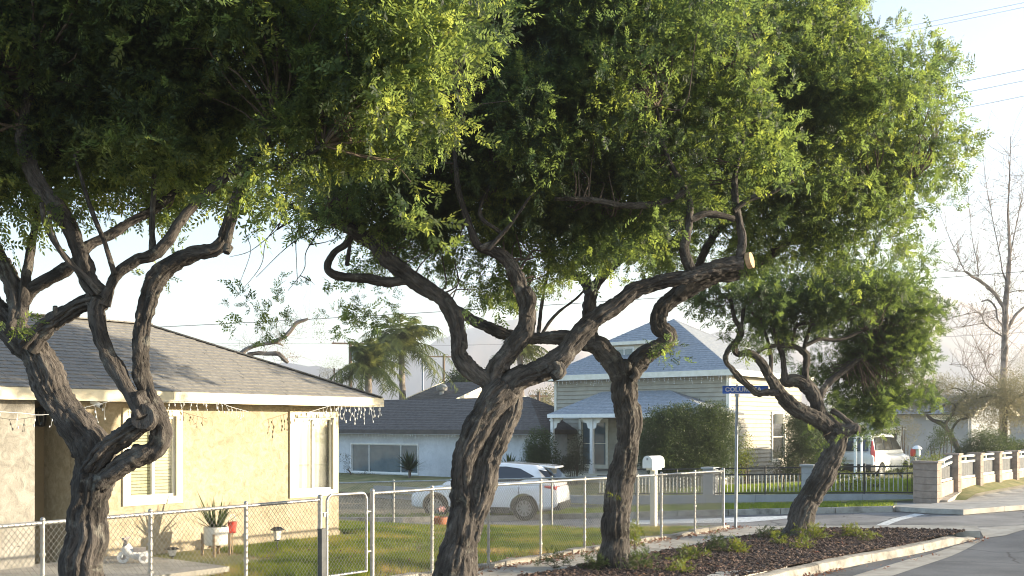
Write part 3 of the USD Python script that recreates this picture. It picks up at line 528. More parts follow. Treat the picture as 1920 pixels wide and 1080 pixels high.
def window(parent, plane, s0, s1, z0, z1, trim=.1, trim_mat='trim', sash='vinyl', back='blind', splits=(.5,), trim_out=.03, pane='pane', deep=.0, rails=()):
    """plane: (O, a, n): a point of the wall face, the direction of s, the outward normal. Trim boards, sash bars, panes and what hangs behind them."""
    O, a, n = plane
    def bx(sa, sb, za, zb, d0, d1): return obox(O + a * (sa + sb) / 2 + Z3 * (za + zb) / 2 + n * (d0 + d1) / 2, a, Z3, (sb - sa, zb - za, abs(d1 - d0)))
    t = trim; w = None
    frame = cat_([bx(s0 + t, s1 - t, z0, z0 + t, 0.002, trim_out), bx(s0 + t, s1 - t, z1 - t, z1, 0.002, trim_out), bx(s0, s0 + t, z0, z1, 0.002, trim_out), bx(s1 - t, s1, z0, z1, 0.002, trim_out)])
    w = obj('window_trim', frame, M[trim_mat], parent)
    a0, a1, b0, b1 = s0 + t, s1 - t, z0 + t, z1 - t; k = .035
    bars = [bx(a0, a1, b0, b0 + k, -.06, -.015), bx(a0, a1, b1 - k, b1, -.06, -.015), bx(a0, a0 + k, b0 + k, b1 - k, -.06, -.015), bx(a1 - k, a1, b0 + k, b1 - k, -.06, -.015)]
    for x in splits: c = a0 + (a1 - a0) * x; bars.append(bx(c - k * .6, c + k * .6, b0 + k, b1 - k, -.06, -.012))
    for x in rails: c = b0 + (b1 - b0) * x; bars.append(bx(a0 + k, a1 - k, c - k * .5, c + k * .5, -.058, -.016))
    obj('sash', cat_(bars), M[sash], w)
    edges = [a0 + k] + [a0 + (a1 - a0) * x for x in splits] + [a1 - k]
    for x, y in zip(edges[:-1], edges[1:]): obj('pane', bx(x + .004, y - .004, b0 + k, b1 - k, -.042, -.036), M[pane], w)
    if back == 'blind':
        nz = int((b1 - b0) / .05); r = np.random.default_rng(int(abs(s0 * 100)))
        obj('blind_slats', cat_([bx(a0 + .04, a1 - .04, b0 + .01 + i * .05, b0 + .052 + i * .05, -.082 - .006 * r.random(), -.075) for i in range(nz)]), M['blind'], w)
    elif back == 'curtain':
        ss = np.linspace(a0, a1, 60); dd = -.09 + .012 * np.sin((ss - a0) * 55) + .01 * np.sin((ss - a0) * 23 + 1)
        v = np.vstack([[O + a * s + Z3 * b0 + n * d for s, d in zip(ss, dd)], [O + a * s + Z3 * b1 + n * (d * .95 - .004) for s, d in zip(ss, dd)]]); N = len(ss)
        obj('curtain', (v, np.array([(i, i + 1, N + i + 1, N + i) for i in range(N - 1)])), M['curtain'], w, smooth=True)
    obj('room_shade', bx(a0 - .05, a1 + .05, b0 - .05, b1 + .05, -.62, -.6), M['dark'], w)
    return w
def icicles(name, label, pts, group, seed, spacing=.18, drop=(.12, .42), r=.0035, sag=.03, bulb=.011, parent=None):
    """A string of lights along 3-d points with short strands hanging from it."""
    L_ = thing(name, label, 'string lights', pts[0], group)
    P = spline(np.asarray(pts, float), .08); obj('cable', tube(P, r, 5), M['bulb'], L_)
    s = np.r_[0, np.cumsum(np.linalg.norm(np.diff(P, axis=0), axis=1))]; g = np.random.default_rng(seed); x = spacing * .5
    while x < s[-1]:
        c = np.array([np.interp(x, s, P[:, k]) for k in range(3)]); h = g.uniform(*drop); k = max(3, int(h / .06))
        Q = c + np.c_[np.cumsum(g.normal(0, .014, k)), np.cumsum(g.normal(0, .014, k)), -np.linspace(0, h, k)]
        ms = [tube(Q, r * .8, 4)]
        for b in Q[1:]: ms.append(trimesh.creation.icosphere(1, bulb * g.uniform(.8, 1.4))); ms[-1].apply_scale([.7, .7, 1.5]); ms[-1].apply_translation(b + g.normal(0, .012, 3))
        obj('strand', cat_(ms), M['bulb'], L_); x += spacing * g.uniform(.7, 1.5)
    return L_

# ------------------------------------------------------------------ house one: tan stucco bungalow behind the fence
def zq(u, v, q): return on_q(u, v, q)[1]
def tq(u, q): return on_q(u, 800, q)[0]
tR = tq(635, HQ); tL = -21.0; FQ = -4.02
zE = zq(480, 758, FQ)                                     # underside of the fascia
zF = zE + .165
h1 = thing('tan_house', 'tan stucco bungalow with grey hip roof behind the chain link fence at left', 'house', W(HQ, -12, 0))
GB = -.4
al0, al1 = tq(48, HQ), tq(146, HQ); zal = zq(95, 742, HQ)
wB = (tq(542, HQ), tq(632, HQ), zq(590, 931, HQ), zq(590, 771, HQ)); wA = (tq(229, HQ), tq(341, HQ), zq(285, 946, HQ), zq(285, 766, HQ))
tr = .115
holes = [sbox(w[0] + tr, w[2] + tr, w[1] - tr, w[3] - tr) for w in (wA, wB)]
front = Polygon([(al1, GB), (tR, GB), (tR, zE + .06), (al1, zE + .06)])
for hsh in holes: front = front.difference(hsh)
Oq = F0 + HQ * NQ
obj('front_wall', extr(front, Oq, D1, NQ, .2), M['stucco'], h1)
obj('porch_wall', extr(sbox(tL, GB, al0, zE + .06), Oq + NQ * .25, D1, NQ, .3), M['stucco_shade'], h1, label='stucco wall left of the door recess, coloured grey for tree shade')
obj('lintel', extr(sbox(al0 + .004, zal, al1 - .004, zE + .058), Oq - NQ * .004, D1, NQ, .19), M['stucco'], h1)
rec = h1
obj('recess_side', extr(sbox(-1.15, GB, -.21, zE + .05), Oq + D1 * al1, NQ, -D1, .12), M['stucco'], h1)
dw = obj('door', extr(sbox(al0 - .1, GB + .2, al1 + .1, zE + .04), Oq - NQ * .95, D1, NQ, .06), M['door'], h1)
for zz in (zal - .62, zal - 1.3): obj('door_rail', obox(Oq - NQ * .94 + D1 * (al0 + al1) / 2 + Z3 * zz, D1, Z3, (al1 - al0 + .1, .018, .02)), M['door'], dw)
obj('side_wall', extr(sbox(-9.4 - HQ + .02, GB, -.21, zE + .06), Oq + D1 * tR, NQ, D1, .2), M['stucco'], h1)
plane1 = (Oq, D1, NQ)
window(h1, plane1, *wA, tr, back='blind', splits=(.52,), rails=())
window(h1, plane1, *wB, tr, back='curtain', splits=(.5,))
obj('foundation_band', extr(sbox(al1 + .02, GB, tR + .02, zq(480, 1022, HQ) + .10), Oq + NQ * .02, D1, NQ, .018), M['stucco'], h1)
tE = tq(717, FQ)                                          # right end of the eave
wr = 2.95; zr = zq(717, 752, FQ) + 1.36
def FQp(q, t, z): return W(q, t, z)
e0, e1 = FQp(FQ, tL - .6, zF), FQp(FQ, tE, zF); r0, r1 = FQp(FQ - wr, tL - .6, zr), FQp(FQ - wr, tE - wr, zr)
b0, b1 = FQp(FQ - 2 * wr, tL - .6, zF), FQp(FQ - 2 * wr, tE, zF)
rf = roof(h1, [([e0, e1, r1, r0], D1), ([e1, b1, r1], NQ), ([b1, b0, r0, r1], D1)], M['roof1'], .14, .33, 3)
for a, b in ((e1, r1), (r1, r0)):                          # ridge and hip caps
    d = (b - a); n_ = int(np.linalg.norm(d) / .28); caps = [obox(a + d * (k + .5) / n_ + Z3 * .012, d, np.cross(Z3, d), (.30, .2, .022)) for k in range(n_)]
    obj('ridge_cap', cat_(caps), M['roof1'], rf, kind='stuff')
obj('fascia', cat_([bar(W(FQ + .012, tL - .6, zE + .08), W(FQ + .012, tE + .02, zE + .08), .024, .165), bar(W(FQ - .002, tE + .010, zE + .08), W(FQ - 2 * wr, tE + .010, zE + .08), .02, .165)]), M['trim'], h1)
obj('eave_soffit', prism([W(FQ - .004, tL - .6, zE + .03), W(FQ - .004, tE - .003, zE + .03), W(HQ - .2, tE - .003, zE + .03), W(HQ - .2, tL - .6, zE + .03)], np.array([0, 0, .015])), M['trim'], h1)
# security camera under the eave, lantern in the recess
sc = W(FQ - .06, tq(183, FQ), zE - .03)
scam = thing('security_camera', 'small white security camera under the eave of the tan house', 'camera', sc)
dirc = W(.6, .25, 0) - W(0, 0, 0) - np.array([0, 0, .28]); dirc /= np.linalg.norm(dirc)
obj('bracket', rod(sc + [0, 0, .06], sc, .018, 10), M['white'], scam)
obj('housing', tube([sc - dirc * .07, sc - dirc * .065, sc + dirc * .10, sc + dirc * .105], [.02, .036, .036, .03], 14), M['white'], scam, smooth=40)
obj('lens_face', tube([sc + dirc * .1051, sc + dirc * .109], .029, 14), M['black'], scam)
lp = W(HQ - .86, tq(78, HQ - .86), zq(78, 782, HQ - .86))
lant = thing('wall_lantern', 'black wall lantern on the wall of the door recess', 'lantern', lp)
obj('back_plate', obox(lp - NQ * .06, D1, Z3, (.12, .26, .02)), M['black'], lant)
obj('hood', lathe([(.005, .17), (.05, .15), (.10, .10), (.10, .085), (.005, .085)], 12, lp), M['black'], lant)
obj('cage', cat_([rod(lp + [.075 * math.cos(a), .075 * math.sin(a), .09], lp + [.05 * math.cos(a), .05 * math.sin(a), -.12], .008, 5) for a in np.arange(6) * math.pi / 3] + [lathe([(.005, -.12), (.055, -.12), (.055, -.14), (.005, -.15)], 12, lp)]), M['black'], lant)
obj('glass', lathe([(.062, .085), (.04, -.118)], 10, lp), M['pane_d'], lant)
# light strings of house one
EQ = FQ + .05
def eq(u, v, q=EQ): t, z = on_q(u, v, q); return W(q, t, z)
icicles('icicle_light_string', 'icicle light string sagging across the door recess of the tan house', [eq(-60, 770), eq(0, 772), eq(48, 775), eq(80, 778), eq(140, 768), eq(225, 748)], None, 31, .16, (.10, .3))
icicles('icicle_light_string', 'icicle light string drooping between the two windows of the tan house', [eq(300, 752), eq(345, 752), eq(405, 753), eq(430, 762), eq(466, 772)], None, 32, .10, (.08, .22))
icicles('icicle_light_string', 'icicle light string at the right eave corner of the tan house', [eq(575, 774), eq(622, 760), eq(632, 759), eq(680, 760), eq(718, 757)], None, 33, .085, (.14, .36), .004, bulb=.016)

# ------------------------------------------------------------------ house two: greige siding with blue roof
T2 = 18.0; TP = 16.0
def qv(u, v, t): return on_t(u, v, t)
qL = qv(1040, 800, T2)[0]; qR = qv(1367, 800, T2)[0]
zEv = qv(1210, 708, T2 - .3)[1]; zEv2 = zEv + .20
h2 = thing('blue_roofed_house', 'greige lap sided house with blue hip roof, dormer and porch behind the hedge', 'house', W((qL + qR) / 2, 21, .4))
zg2 = float(G(np.array(qL), np.array(T2))) - .3
DEP = 7.0; T2b = T2 + DEP
dq0, dq1 = qv(1086, 800, T2)[0], qv(1141, 800, T2)[0]; dz0, dz1 = qv(1110, 878, T2)[1], qv(1110, 785, T2)[1]
Ot = F0 + T2 * D1; plane2 = (Ot, NQ, -D1)
fw_ = sbox(qL, zg2, qR, zEv).difference(sbox(dq0 + .12, dz0 + .12, dq1 - .12, dz1 - .12))
obj('front_wall', extr(fw_, Ot - (-D1) * .03, NQ, -D1, .15), M['siding'], h2)
def boards(parent, plane, region, expo=.175, seed=0):
    O, a, n = plane; x0, z0, x1, z1 = region.bounds; z = z0
    while z < z1 - .02:
        c = sbox(x0 - 1, z, x1 + 1, min(z + expo, z1)).intersection(region)
        for g in getattr(c, 'geoms', [c]):
            if g.geom_type != 'Polygon' or g.area < .004: continue
            xa, za, xb, zb = g.bounds
            p = [O + a * xa + Z3 * (za + .02) + n * .002, O + a * xa + Z3 * (za + .02) + n * .05, O + a * xa + Z3 * zb + n * .006, O + a * xa + Z3 * zb + n * .002]
            obj('siding_board', prism(np.array(p), a * (xb - xa)), M['siding'], parent)
        z += expo
fwall = '/World/blue_roofed_house/front_wall'
boards(fwall, (Ot - (-D1) * .03, NQ, -D1), sbox(qL + .1, zg2, qR - .12, zEv).difference(sbox(dq0 + .001, dz0 + .001, dq1 - .001, dz1 - .001)))
sq0, sq1 = None, None
Os = F0 + qR * NQ; planeS = (Os, D1, NQ)
ws0, ws1 = on_q(1446, 800, qR)[0], on_q(1472, 800, qR)[0]; wz0, wz1 = on_q(1459, 866, qR)[1], on_q(1459, 772, qR)[1]
sw = obj('side_wall', extr(sbox(T2 + .15, zg2, T2b, zEv).difference(sbox(ws0 + .1, wz0 + .1, ws1 - .1, wz1 - .1)), Os - NQ * .03, D1, NQ, .15), M['siding'], h2)
boards(sw, (Os - NQ * .03, D1, NQ), sbox(T2 + .1, zg2, T2b, zEv).difference(sbox(ws0 + .001, wz0 + .001, ws1 - .001, wz1 - .001)))
obj('left_wall', extr(sbox(T2 + .15, zg2, T2b, zEv), F0 + qL * NQ, D1, -NQ, .15), M['siding'], h2)
obj('corner_board', cat_([obox(W(qR - .055, T2 - .012, (zg2 + zEv) / 2), NQ, Z3, (.13, zEv - zg2, .025)), obox(W(qR + .012, T2 + .055, (zg2 + zEv) / 2), D1, Z3, (.13, zEv - zg2, .025))]), M['cream'], h2)
obj('corner_board', obox(W(qL + .05, T2 - .012, (zg2 + zEv) / 2), NQ, Z3, (.12, zEv - zg2, .025)), M['cream'], h2)
window(h2, plane2, dq0, dq1, dz0, dz1, .13, 'cream', 'cream', 'none', (.5,), .04, 'winglass', rails=(.5,))
window(h2, planeS, ws0, ws1, wz0, wz1, .1, 'cream', 'cream', 'curtain', (), .04, 'pane_d', rails=(.5,))
acc = Os + D1 * (ws0 + ws1) / 2 + Z3 * (wz1 - .3)
ac = thing('air_conditioner', 'beige window air conditioner on the side wall of the blue roofed house', 'air conditioner', acc)
obj('case', obox(acc + NQ * .17, NQ, D1, (.42, .62, .42)), M['cream'], ac)
obj('grille', cat_([obox(acc + NQ * .385 + Z3 * (k - 3) * .05, NQ, D1, (.012, .54, .02)) for k in range(7)]), M['steel'], ac)
ov = .38
cE = [W(qL - ov, T2 - ov, zEv2), W(qR + ov, T2 - ov, zEv2), W(qR + ov, T2b + ov, zEv2), W(qL - ov, T2b + ov, zEv2)]
tA = T2 + DEP / 2; qA = qv(1263, 600, tA)[0]; zA = qv(1263, 598, tA)[1]; ap = W(qA, tA, zA)
rf2 = roof(h2, [([cE[0], cE[1], ap], NQ), ([cE[1], cE[2], ap], D1), ([cE[2], cE[3], ap], NQ), ([cE[3], cE[0], ap], D1)], M['roof2'], .17, .42, 40)
def ring(c, z0, z1, th, inn=0): 
    ms = []
    for k in range(4):
        a, b = np.array(c[k]), np.array(c[(k + 1) % 4]); d = (b - a) / np.linalg.norm(b - a); a = a - d * th; b = b
        a[2] = b[2] = (z0 + z1) / 2; o = np.cross(d, Z3); ms.append(bar(a + o * th / 2, b + o * th / 2, th, z1 - z0))
    return cat_(ms)
obj('fascia', ring(cE, zEv - .02, zEv2 + .01, .03), M['cream'], h2)
obj('eave_soffit', prism([c * [1, 1, 0] + Z3 * (zEv + .02) for c in cE], np.array([0, 0, .02])), M['cream'], h2)
icicles('icicle_light_string', 'icicle light string along the upper eave of the blue roofed house', [W(qL - .3, T2 - ov - .05, zEv - .01), W((qL + qR) / 2, T2 - ov - .05, zEv - .01), W(qR + .3, T2 - ov - .05, zEv - .01)], None, 41, .16, (.08, .28), .004, bulb=.014)
# dormer
TD = T2 + .9
a0, zdl = qv(1143, 690, TD); a1, _ = qv(1246, 690, TD); zdt = qv(1190, 645, TD)[1]; zdb = zEv2 + .1
dO = F0 + TD * D1; wx0, wx1 = qv(1150, 800, TD)[0], qv(1190, 800, TD)[0]; wy0, wy1 = qv(1168, 682, TD)[1], qv(1168, 650, TD)[1]
dm = obj('dormer', cat_([extr(sbox(a0, zdb, a1, zdt).difference(sbox(wx0 + .08, wy0 + .08, wx1 - .08, wy1 - .08)), dO, NQ, -D1, .1), obox(W(a0 + .05, TD + 1.5, (zdb + zdt) / 2), D1, Z3, (2.8, zdt - zdb, .1)), obox(W(a1 - .05, TD + 1.5, (zdb + zdt) / 2), D1, Z3, (2.8, zdt - zdb, .1))]), M['cream'], h2)
window(h2, (dO, NQ, -D1), wx0, wx1, wy0, wy1, .08, 'white', 'white', 'none', (.5,), .03, 'winglass')
od = .22; c4 = [W(a0 - od, TD - od, zdt + .1), W(a1 + od, TD - od, zdt + .1), W(a1 + od, TD + 3.0, zdt + .1), W(a0 - od, TD + 3.0, zdt + .1)]
qm = (a0 + a1) / 2; hd = (a1 - a0) / 2 + od; zrd = min(zA - .04, zdt + .1 + hd * .62); rA, rB = W(qm, TD - od + hd, zrd), W(qm, TD + 3.0, zrd)
rd = roof(h2, [([c4[0], c4[1], rA], NQ), ([c4[1], c4[2], rB, rA], D1), ([c4[3], c4[0], rA, rB], D1)], M['roof2'], .17, .42, 50, 'dormer_roof')
obj('dormer_fascia', ring(c4, zdt - .03, zdt + .11, .03), M['cream'], h2)
# porch
TPe = TP - .3
A_ = W(*[qv(1027, 781, TPe)[0], TPe, qv(1027, 777, TPe)[1]]); B_ = W(qv(1345, 770, TPe)[0], TPe, A_[2])
C_ = W(qv(1130, 737, T2)[0], T2 - .06, qv(1130, 735, T2)[1]); D_ = W(qv(1257, 729, T2)[0], T2 - .06, C_[2])
A2 = W(qt(A_)[0], T2 - .06, A_[2]); B2 = W(qt(B_)[0], T2 - .06, B_[2])
pr = roof(h2, [([A_, B_, D_, C_], NQ), ([A_, A2, C_], D1), ([B_, B2, D_], D1)], M['roof2'], .16, .42, 60, 'porch_roof')
obj('porch_fascia', cat_([bar(A_ - D1 * .015 - Z3 * .07, B_ - D1 * .015 - Z3 * .07, .03, .15), bar(A_ - NQ * .015 - Z3 * .07, A2 - NQ * .015 - Z3 * .07, .03, .15)]), M['white'], h2)
obj('porch_ceiling', prism([A_ - Z3 * .14 + D1 * .01, B_ - Z3 * .14 + D1 * .01, B2 - Z3 * .14, A2 - Z3 * .14], np.array([0, 0, .015])), M['white'], h2)
zfl = qv(1110, 888, TP)[1]
qa, qb = qt(A_)[0] + .15, qt(B_)[0] - .15
obj('porch_floor', cat_([prism([W(qa, TPe + .1, zfl), W(qb, TPe + .1, zfl), W(qb, T2, zfl), W(qa, T2, zfl)], np.array([0, 0, -.1]))]), M['cream'], h2)
sk_ = obj('porch_skirt', prism([W(qa + .04, TPe + .17, zfl - .101), W(qb - .04, TPe + .17, zfl - .101), W(qb - .04, T2 - .2, zfl - .101), W(qa + .04, T2 - .2, zfl - .101)], np.array([0, 0, -1.0])), M['siding'], h2)
zt = A_[2] - .14
for u in (1036, 1110, 1187, 1262, 1333):
    c = W(qv(u, 800, TP)[0], TP, 0); w_ = .075
    prof = [(.085, 0), (.085, .12), (.06, .16), (.06, zt - zfl - .35), (.085, zt - zfl - .30), (.085, zt - zfl - .002)]
    po = obj('porch_post', cat_([obox(c + Z3 * (zfl + (zt - zfl) / 2), NQ, Z3, (.13, zt - zfl - .004, .13)), obox(c + Z3 * (zfl + .1), NQ, Z3, (.19, .2, .19)), obox(c + Z3 * (zt - .1), NQ, Z3, (.19, .06, .19))]), M['white'], h2)
    for s in (-1, 1):
        if u == 1036 and s < 0: continue
        g = Polygon([(0, 0), (s * .46, 0), (s * .46, -.06), (s * .36, -.10), (s * .30, -.20), (s * .18, -.22), (s * .12, -.42), (0, -.46)])
        obj('post_bracket', extr(g, c + Z3 * (zt - .003) + NQ * s * .067 + D1 * -.03, NQ, -D1, .05), M['white'], po)

# ------------------------------------------------------------------ house three: white house with brown roof
T3 = 16.0
hq = lambda u, v, t=T3: on_t(u, v, t)
q3L, q3R = hq(380, 800)[0], hq(1012, 800)[0]; O3 = F0 + T3 * D1; z3e = hq(720, 812)[1]
h3 = thing('white_house', 'long white stucco house with brown roof across the side street behind the parked car', 'house', W((q3L + q3R) / 2, T3, -1))
w0, w1, y0, y1 = hq(658, 800)[0], hq(785, 800)[0], hq(720, 888)[1], hq(720, 831)[1]
obj('front_wall', extr(sbox(q3L, -2.6, q3R, z3e).difference(sbox(w0 + .05, y0 + .05, w1 - .05, y1 - .05)), O3, NQ, -D1, .2), M['hwhite'], h3)
obj('side_wall', extr(sbox(T3 + .2, -2.6, T3 + 6, z3e), F0 + q3R * NQ, D1, NQ, .2), M['hwhite'], h3)
window(h3, (O3, NQ, -D1), w0, w1, y0, y1, .05, 'white', 'white', 'none', (.27, .75), .03, 'winglass')
o3 = .5; zf3 = z3e + .16; wr3 = 2.7; z3r = hq(880, 747, T3 - o3 + wr3)[1]
E0, E1 = W(q3L - o3, T3 - o3, zf3), W(q3R + o3, T3 - o3, zf3); R0_, R1_ = W(q3L + wr3, T3 - o3 + wr3, z3r), W(q3R + o3 - wr3, T3 - o3 + wr3, z3r)
K0, K1 = W(q3L - o3, T3 - o3 + 2 * wr3, zf3), W(q3R + o3, T3 - o3 + 2 * wr3, zf3)
roof(h3, [([E0, E1, R1_, R0_], NQ), ([E1, K1, R1_], D1), ([K0, E0, R0_], D1), ([K1, K0, R0_, R1_], NQ)], M['roof3'], .17, .45, 70)
obj('fascia', ring([E0, E1, K1, K0], z3e - .02, zf3, .03), M['fasciab'], h3)
obj('eave_soffit', prism([c * [1, 1, 0] + Z3 * (z3e + .01) for c in (E0, E1, K1, K0)], np.array([0, 0, .02])), M['fasciab'], h3)
icicles('icicle_light_string', 'icicle light string under the brown eave of the white house', [E0 + (E1 - E0) * .42 - Z3 * .2 - D1 * .04, E0 + (E1 - E0) * .7 - Z3 * .2 - D1 * .04, E1 - Z3 * .2 - D1 * .04], None, 43, .17, (.06, .2), .005, bulb=.016)

# ------------------------------------------------------------------ houses further back
def gable_house(name, label, Y, uw0, uw1, vE, vR, vB, depth, wallm, roofm, ax=NQ, front=-D1, uR=None, vent=False, flip=False):
    """A gabled block: the eave side runs along ax and faces front."""
    p0, p1 = at(uw0, vE, Y), None
    L_ = (uw1 - uw0) / FOC * Y / max(.3, abs(ax[0])); p1 = p0 + ax * L_; zE_, zR_, zB = p0[2], at(uw0, vR, Y)[2], at(uw0, vB, Y)[2]
    b = -front; h = thing(name, label, 'house', [*(p0 + p1)[:2] / 2, zB]); P0, P1 = p0 * [1, 1, 0], p1 * [1, 1, 0]
    body = [P0, P1, P1 + b * depth, P0 + b * depth]
    obj('wall', prism([c + Z3 * zB for c in body], Z3 * (zE_ - zB)), M[wallm], h)
    for c, s in ((P0, -1), (P1, 1)): obj('gable', prism([c + Z3 * zE_ + ax * s * .0, c + b * depth + Z3 * zE_, c + b * depth / 2 + Z3 * (zR_ - .12)], -ax * s * .12), M[wallm], h)
    o = .4; k = (zR_ - zE_) / (depth / 2); A, B = P0 - ax * o - b * o + Z3 * (zE_ - k * o + .06), P1 + ax * o - b * o + Z3 * (zE_ - k * o + .06)
    C, D = P0 - ax * o + b * depth / 2 + Z3 * (zR_ + .06), P1 + ax * o + b * depth / 2 + Z3 * (zR_ + .06); A3, B3 = P0 - ax * o + b * (depth + o) + Z3 * (zE_ - k * o + .06), P1 + ax * o + b * (depth + o) + Z3 * (zE_ - k * o + .06)
    r = roof(h, [([A, B, D, C], ax), ([A3, B3, D, C], ax)], M[roofm], .3, .9, 80)
    obj('barge_board', cat_([bar(x, y, .03, .2) for x, y in ((A - ax * .02 - Z3 * .05, C - ax * .02 - Z3 * .05), (C - ax * .02 - Z3 * .05, A3 - ax * .02 - Z3 * .05), (B + ax * .02 - Z3 * .05, D + ax * .02 - Z3 * .05), (D + ax * .02 - Z3 * .05, B3 + ax * .02 - Z3 * .05))]), M['trim'], h)
    return h, r, (A, B, C, D), (P0, P1, zB, zE_)
gh, gr, (gA, gB, gC, gD), _ = gable_house('dark_roofed_house', 'dark roofed house with sunlit gable peeking over the white house roof', 62, 765, 850, 752, 716, 800, 7, 'creamw', 'roof3', NQ, -D1)
vp = gA + (gB - gA) * .5 + (gC - gA) * .38
obj('roof_vent', cat_([lathe([(.14, -.2), (.14, .15), (.3, .2), (.34, .4), (.2, .55), (.01, .6)], 14, vp)]), M['galv'], gr)
gable_house('red_roofed_house', 'low red roofed house between the white house and the blue roofed house', 66, 985, 1060, 795, 768, 840, 7, 'creamw', 'roof4', NQ, -D1)
YG = 58.0
ghh, grr, _, (gp0, gp1, gzb, gze) = gable_house('grey_cottage', 'grey cottage with blue grey roof behind the white van', YG, 1625, 1768, 776, 742, 868, 8.5, 'greyw', 'roof2', NQ, -D1)
obj('garage_lintel', prism([gp0 + (gp1 - gp0) * .60 - D1 * .02 + Z3 * (gze - .35), gp1 - D1 * .02 - NQ * .2 + Z3 * (gze - .35), gp1 - D1 * .06 - NQ * .2 + Z3 * (gze - .35), gp0 + (gp1 - gp0) * .60 - D1 * .06 + Z3 * (gze - .35)], Z3 * .3), M['cream'], ghh)
gable_house('beige_gabled_house', 'small beige gabled house behind the sparse olive tree at right', 70, 1775, 1835, 800, 768, 868, 6, 'creamw', 'roof2', np.array([D1[0], D1[1], 0]), NQ)
gable_house('distant_house', 'distant grey roofed house at the right edge behind the bare tree', 95, 1840, 1990, 782, 752, 830, 9, 'greyw', 'roof3', NQ, -D1)
# ------------------------------------------------------------------ chain link fences and gate
def link_mesh(P0, P1, zb0, zb1, zt0, zt1, p=.056, r=.0026, slope=1.25):
    """Two layers of slanting wires between the upright edges P0 and P1 (points on the ground plan)."""
    a = (P1 - P0) * [1, 1, 0]; L_ = np.linalg.norm(a); a /= L_; nrm = np.cross(a, Z3); H = max(zt0 - zb0, zt1 - zb1); V, Fc = [], []
    for sgn in (1, -1):
        run = H / slope; k = np.arange(-run if sgn > 0 else 0, L_ + (0 if sgn > 0 else run), p)
        for x in k:
            x0, x1, z0, z1 = x, x + sgn * run, 0.0, H
            lo, hi = min(x0, x1), max(x0, x1); c0, c1 = max(lo, .0), min(hi, L_)
            if c1 - c0 < .01: continue
            f = lambda c: z0 + (c - x0) / (x1 - x0) * (z1 - z0)
            A, B = [], []
            for c, o in ((c0, A), (c1, B)):
                w = c / L_; zb = zb0 + (zb1 - zb0) * w; zt = zt0 + (zt1 - zt0) * w; o.append(P0 * [1, 1, 0] + a * c + Z3 * (zb + (zt - zb) * f(c) / H) + nrm * sgn * .0025)
            A, B = A[0], B[0]; d = (B - A) / np.linalg.norm(B - A); s = np.cross(d, nrm); b = len(V)
            for q in (A, B):
                for ang in (0, 2.094, 4.189): V.append(q + r * (math.cos(ang) * nrm + math.sin(ang) * s))
            for i in range(3): j = (i + 1) % 3; Fc += [(b + i, b + j, b + 3 + j), (b + i, b + 3 + j, b + 3 + i)]
    return trimesh.Trimesh(V, Fc, process=False)
def post_mesh(p, zb, zt, r=.024): return cat_([tube([p * [1, 1, 0] + Z3 * zb, p * [1, 1, 0] + Z3 * (zt - .01)], r, 12), trimesh.creation.icosphere(2, r * 1.15).apply_translation(p * [1, 1, 0] + Z3 * zt)])
railv = [(-140, 997), (0, 985), (280, 961.5), (461, 946.5), (592, 936), (698, 923.5), (760, 919), (929, 907.5), (1120, 896), (1356, 882)]
rv = lambda u: np.interp(u, [a for a, _ in railv], [b for _, b in railv])
def fpt(u, q=0.0): t, z = on_q(u, rv(u), q); return W(q, t), z
def chain_run(name, label, us, base_u, ends=(True, True), group=None):
    f = thing(name, label, 'fence', W(0, tq(base_u, 0), 0)); pts = [fpt(u) for u in us]
    for (p, z), u in zip(pts, us): obj('post', post_mesh(p, float(GW(p)) - .3, z + .02, .03 if u in (us[0], us[-1]) and u > 600 or u == 600 else .022), M['galv'], f, smooth=40)
    obj('top_rail', tube([p * [1, 1, 0] + Z3 * (z - .012) - NQ * .0 for p, z in pts], .021, 10), M['galv'], f, smooth=50)
    for k, ((p0, z0), (p1, z1)) in enumerate(zip(pts[:-1], pts[1:])):
        obj('chain_mesh', link_mesh(p0 + NQ * .026, p1 + NQ * .026, float(GW(p0)) + .03, float(GW(p1)) + .03, z0, z1), M['wire'], f)
    for (p, z) in pts:
        for h in (.25, .55, .85): obj('tie_band', lathe([(.0245, -.012), (.032, -.012), (.032, .012), (.0245, .012)], 10, p * [1, 1, 0] + Z3 * (float(GW(p)) + h)), M['galv'], f)
    return f
chain_run('chain_link_fence', 'galvanised chain link fence left of the garden gate in front of the tan house', [-110, 80, 282, 461, 600], 282)
chain_run('chain_link_fence', 'galvanised chain link fence right of the garden gate along the sidewalk', [698, 810, 916, 1014, 1096, 1240, 1303, 1356], 1000)
# side run along the side street
sf = thing('chain_link_fence', 'galvanised chain link fence along the far side of the lawn', 'fence', W(-5, .02, -.3))
def spt(u): q, z = on_t(u, np.interp(u, [560, 635, 1150, 1356], [907, 904.5, 893, 886]), .02); return W(q, .02), z
sp = [spt(u) for u in (560, 738, 890, 1035, 1195)] + [(fpt(1356)[0] - NQ * .05, fpt(1356)[1] - .03)]
for p, z in sp[:-1]: obj('post', post_mesh(p, float(GW(p)) - .3, z + .02, .022), M['galv'], sf, smooth=40)
obj('top_rail', tube([p * [1, 1, 0] + Z3 * (z - .012) for p, z in sp], .021, 10), M['galv'], sf, smooth=50)
for (p0, z0), (p1, z1) in zip(sp[:-1], sp[1:]): obj('chain_mesh', link_mesh(p0 - D1 * .026, p1 - D1 * .026, float(GW(p0)) + .03, float(GW(p1)) + .03, z0, z1), M['wire'], sf)
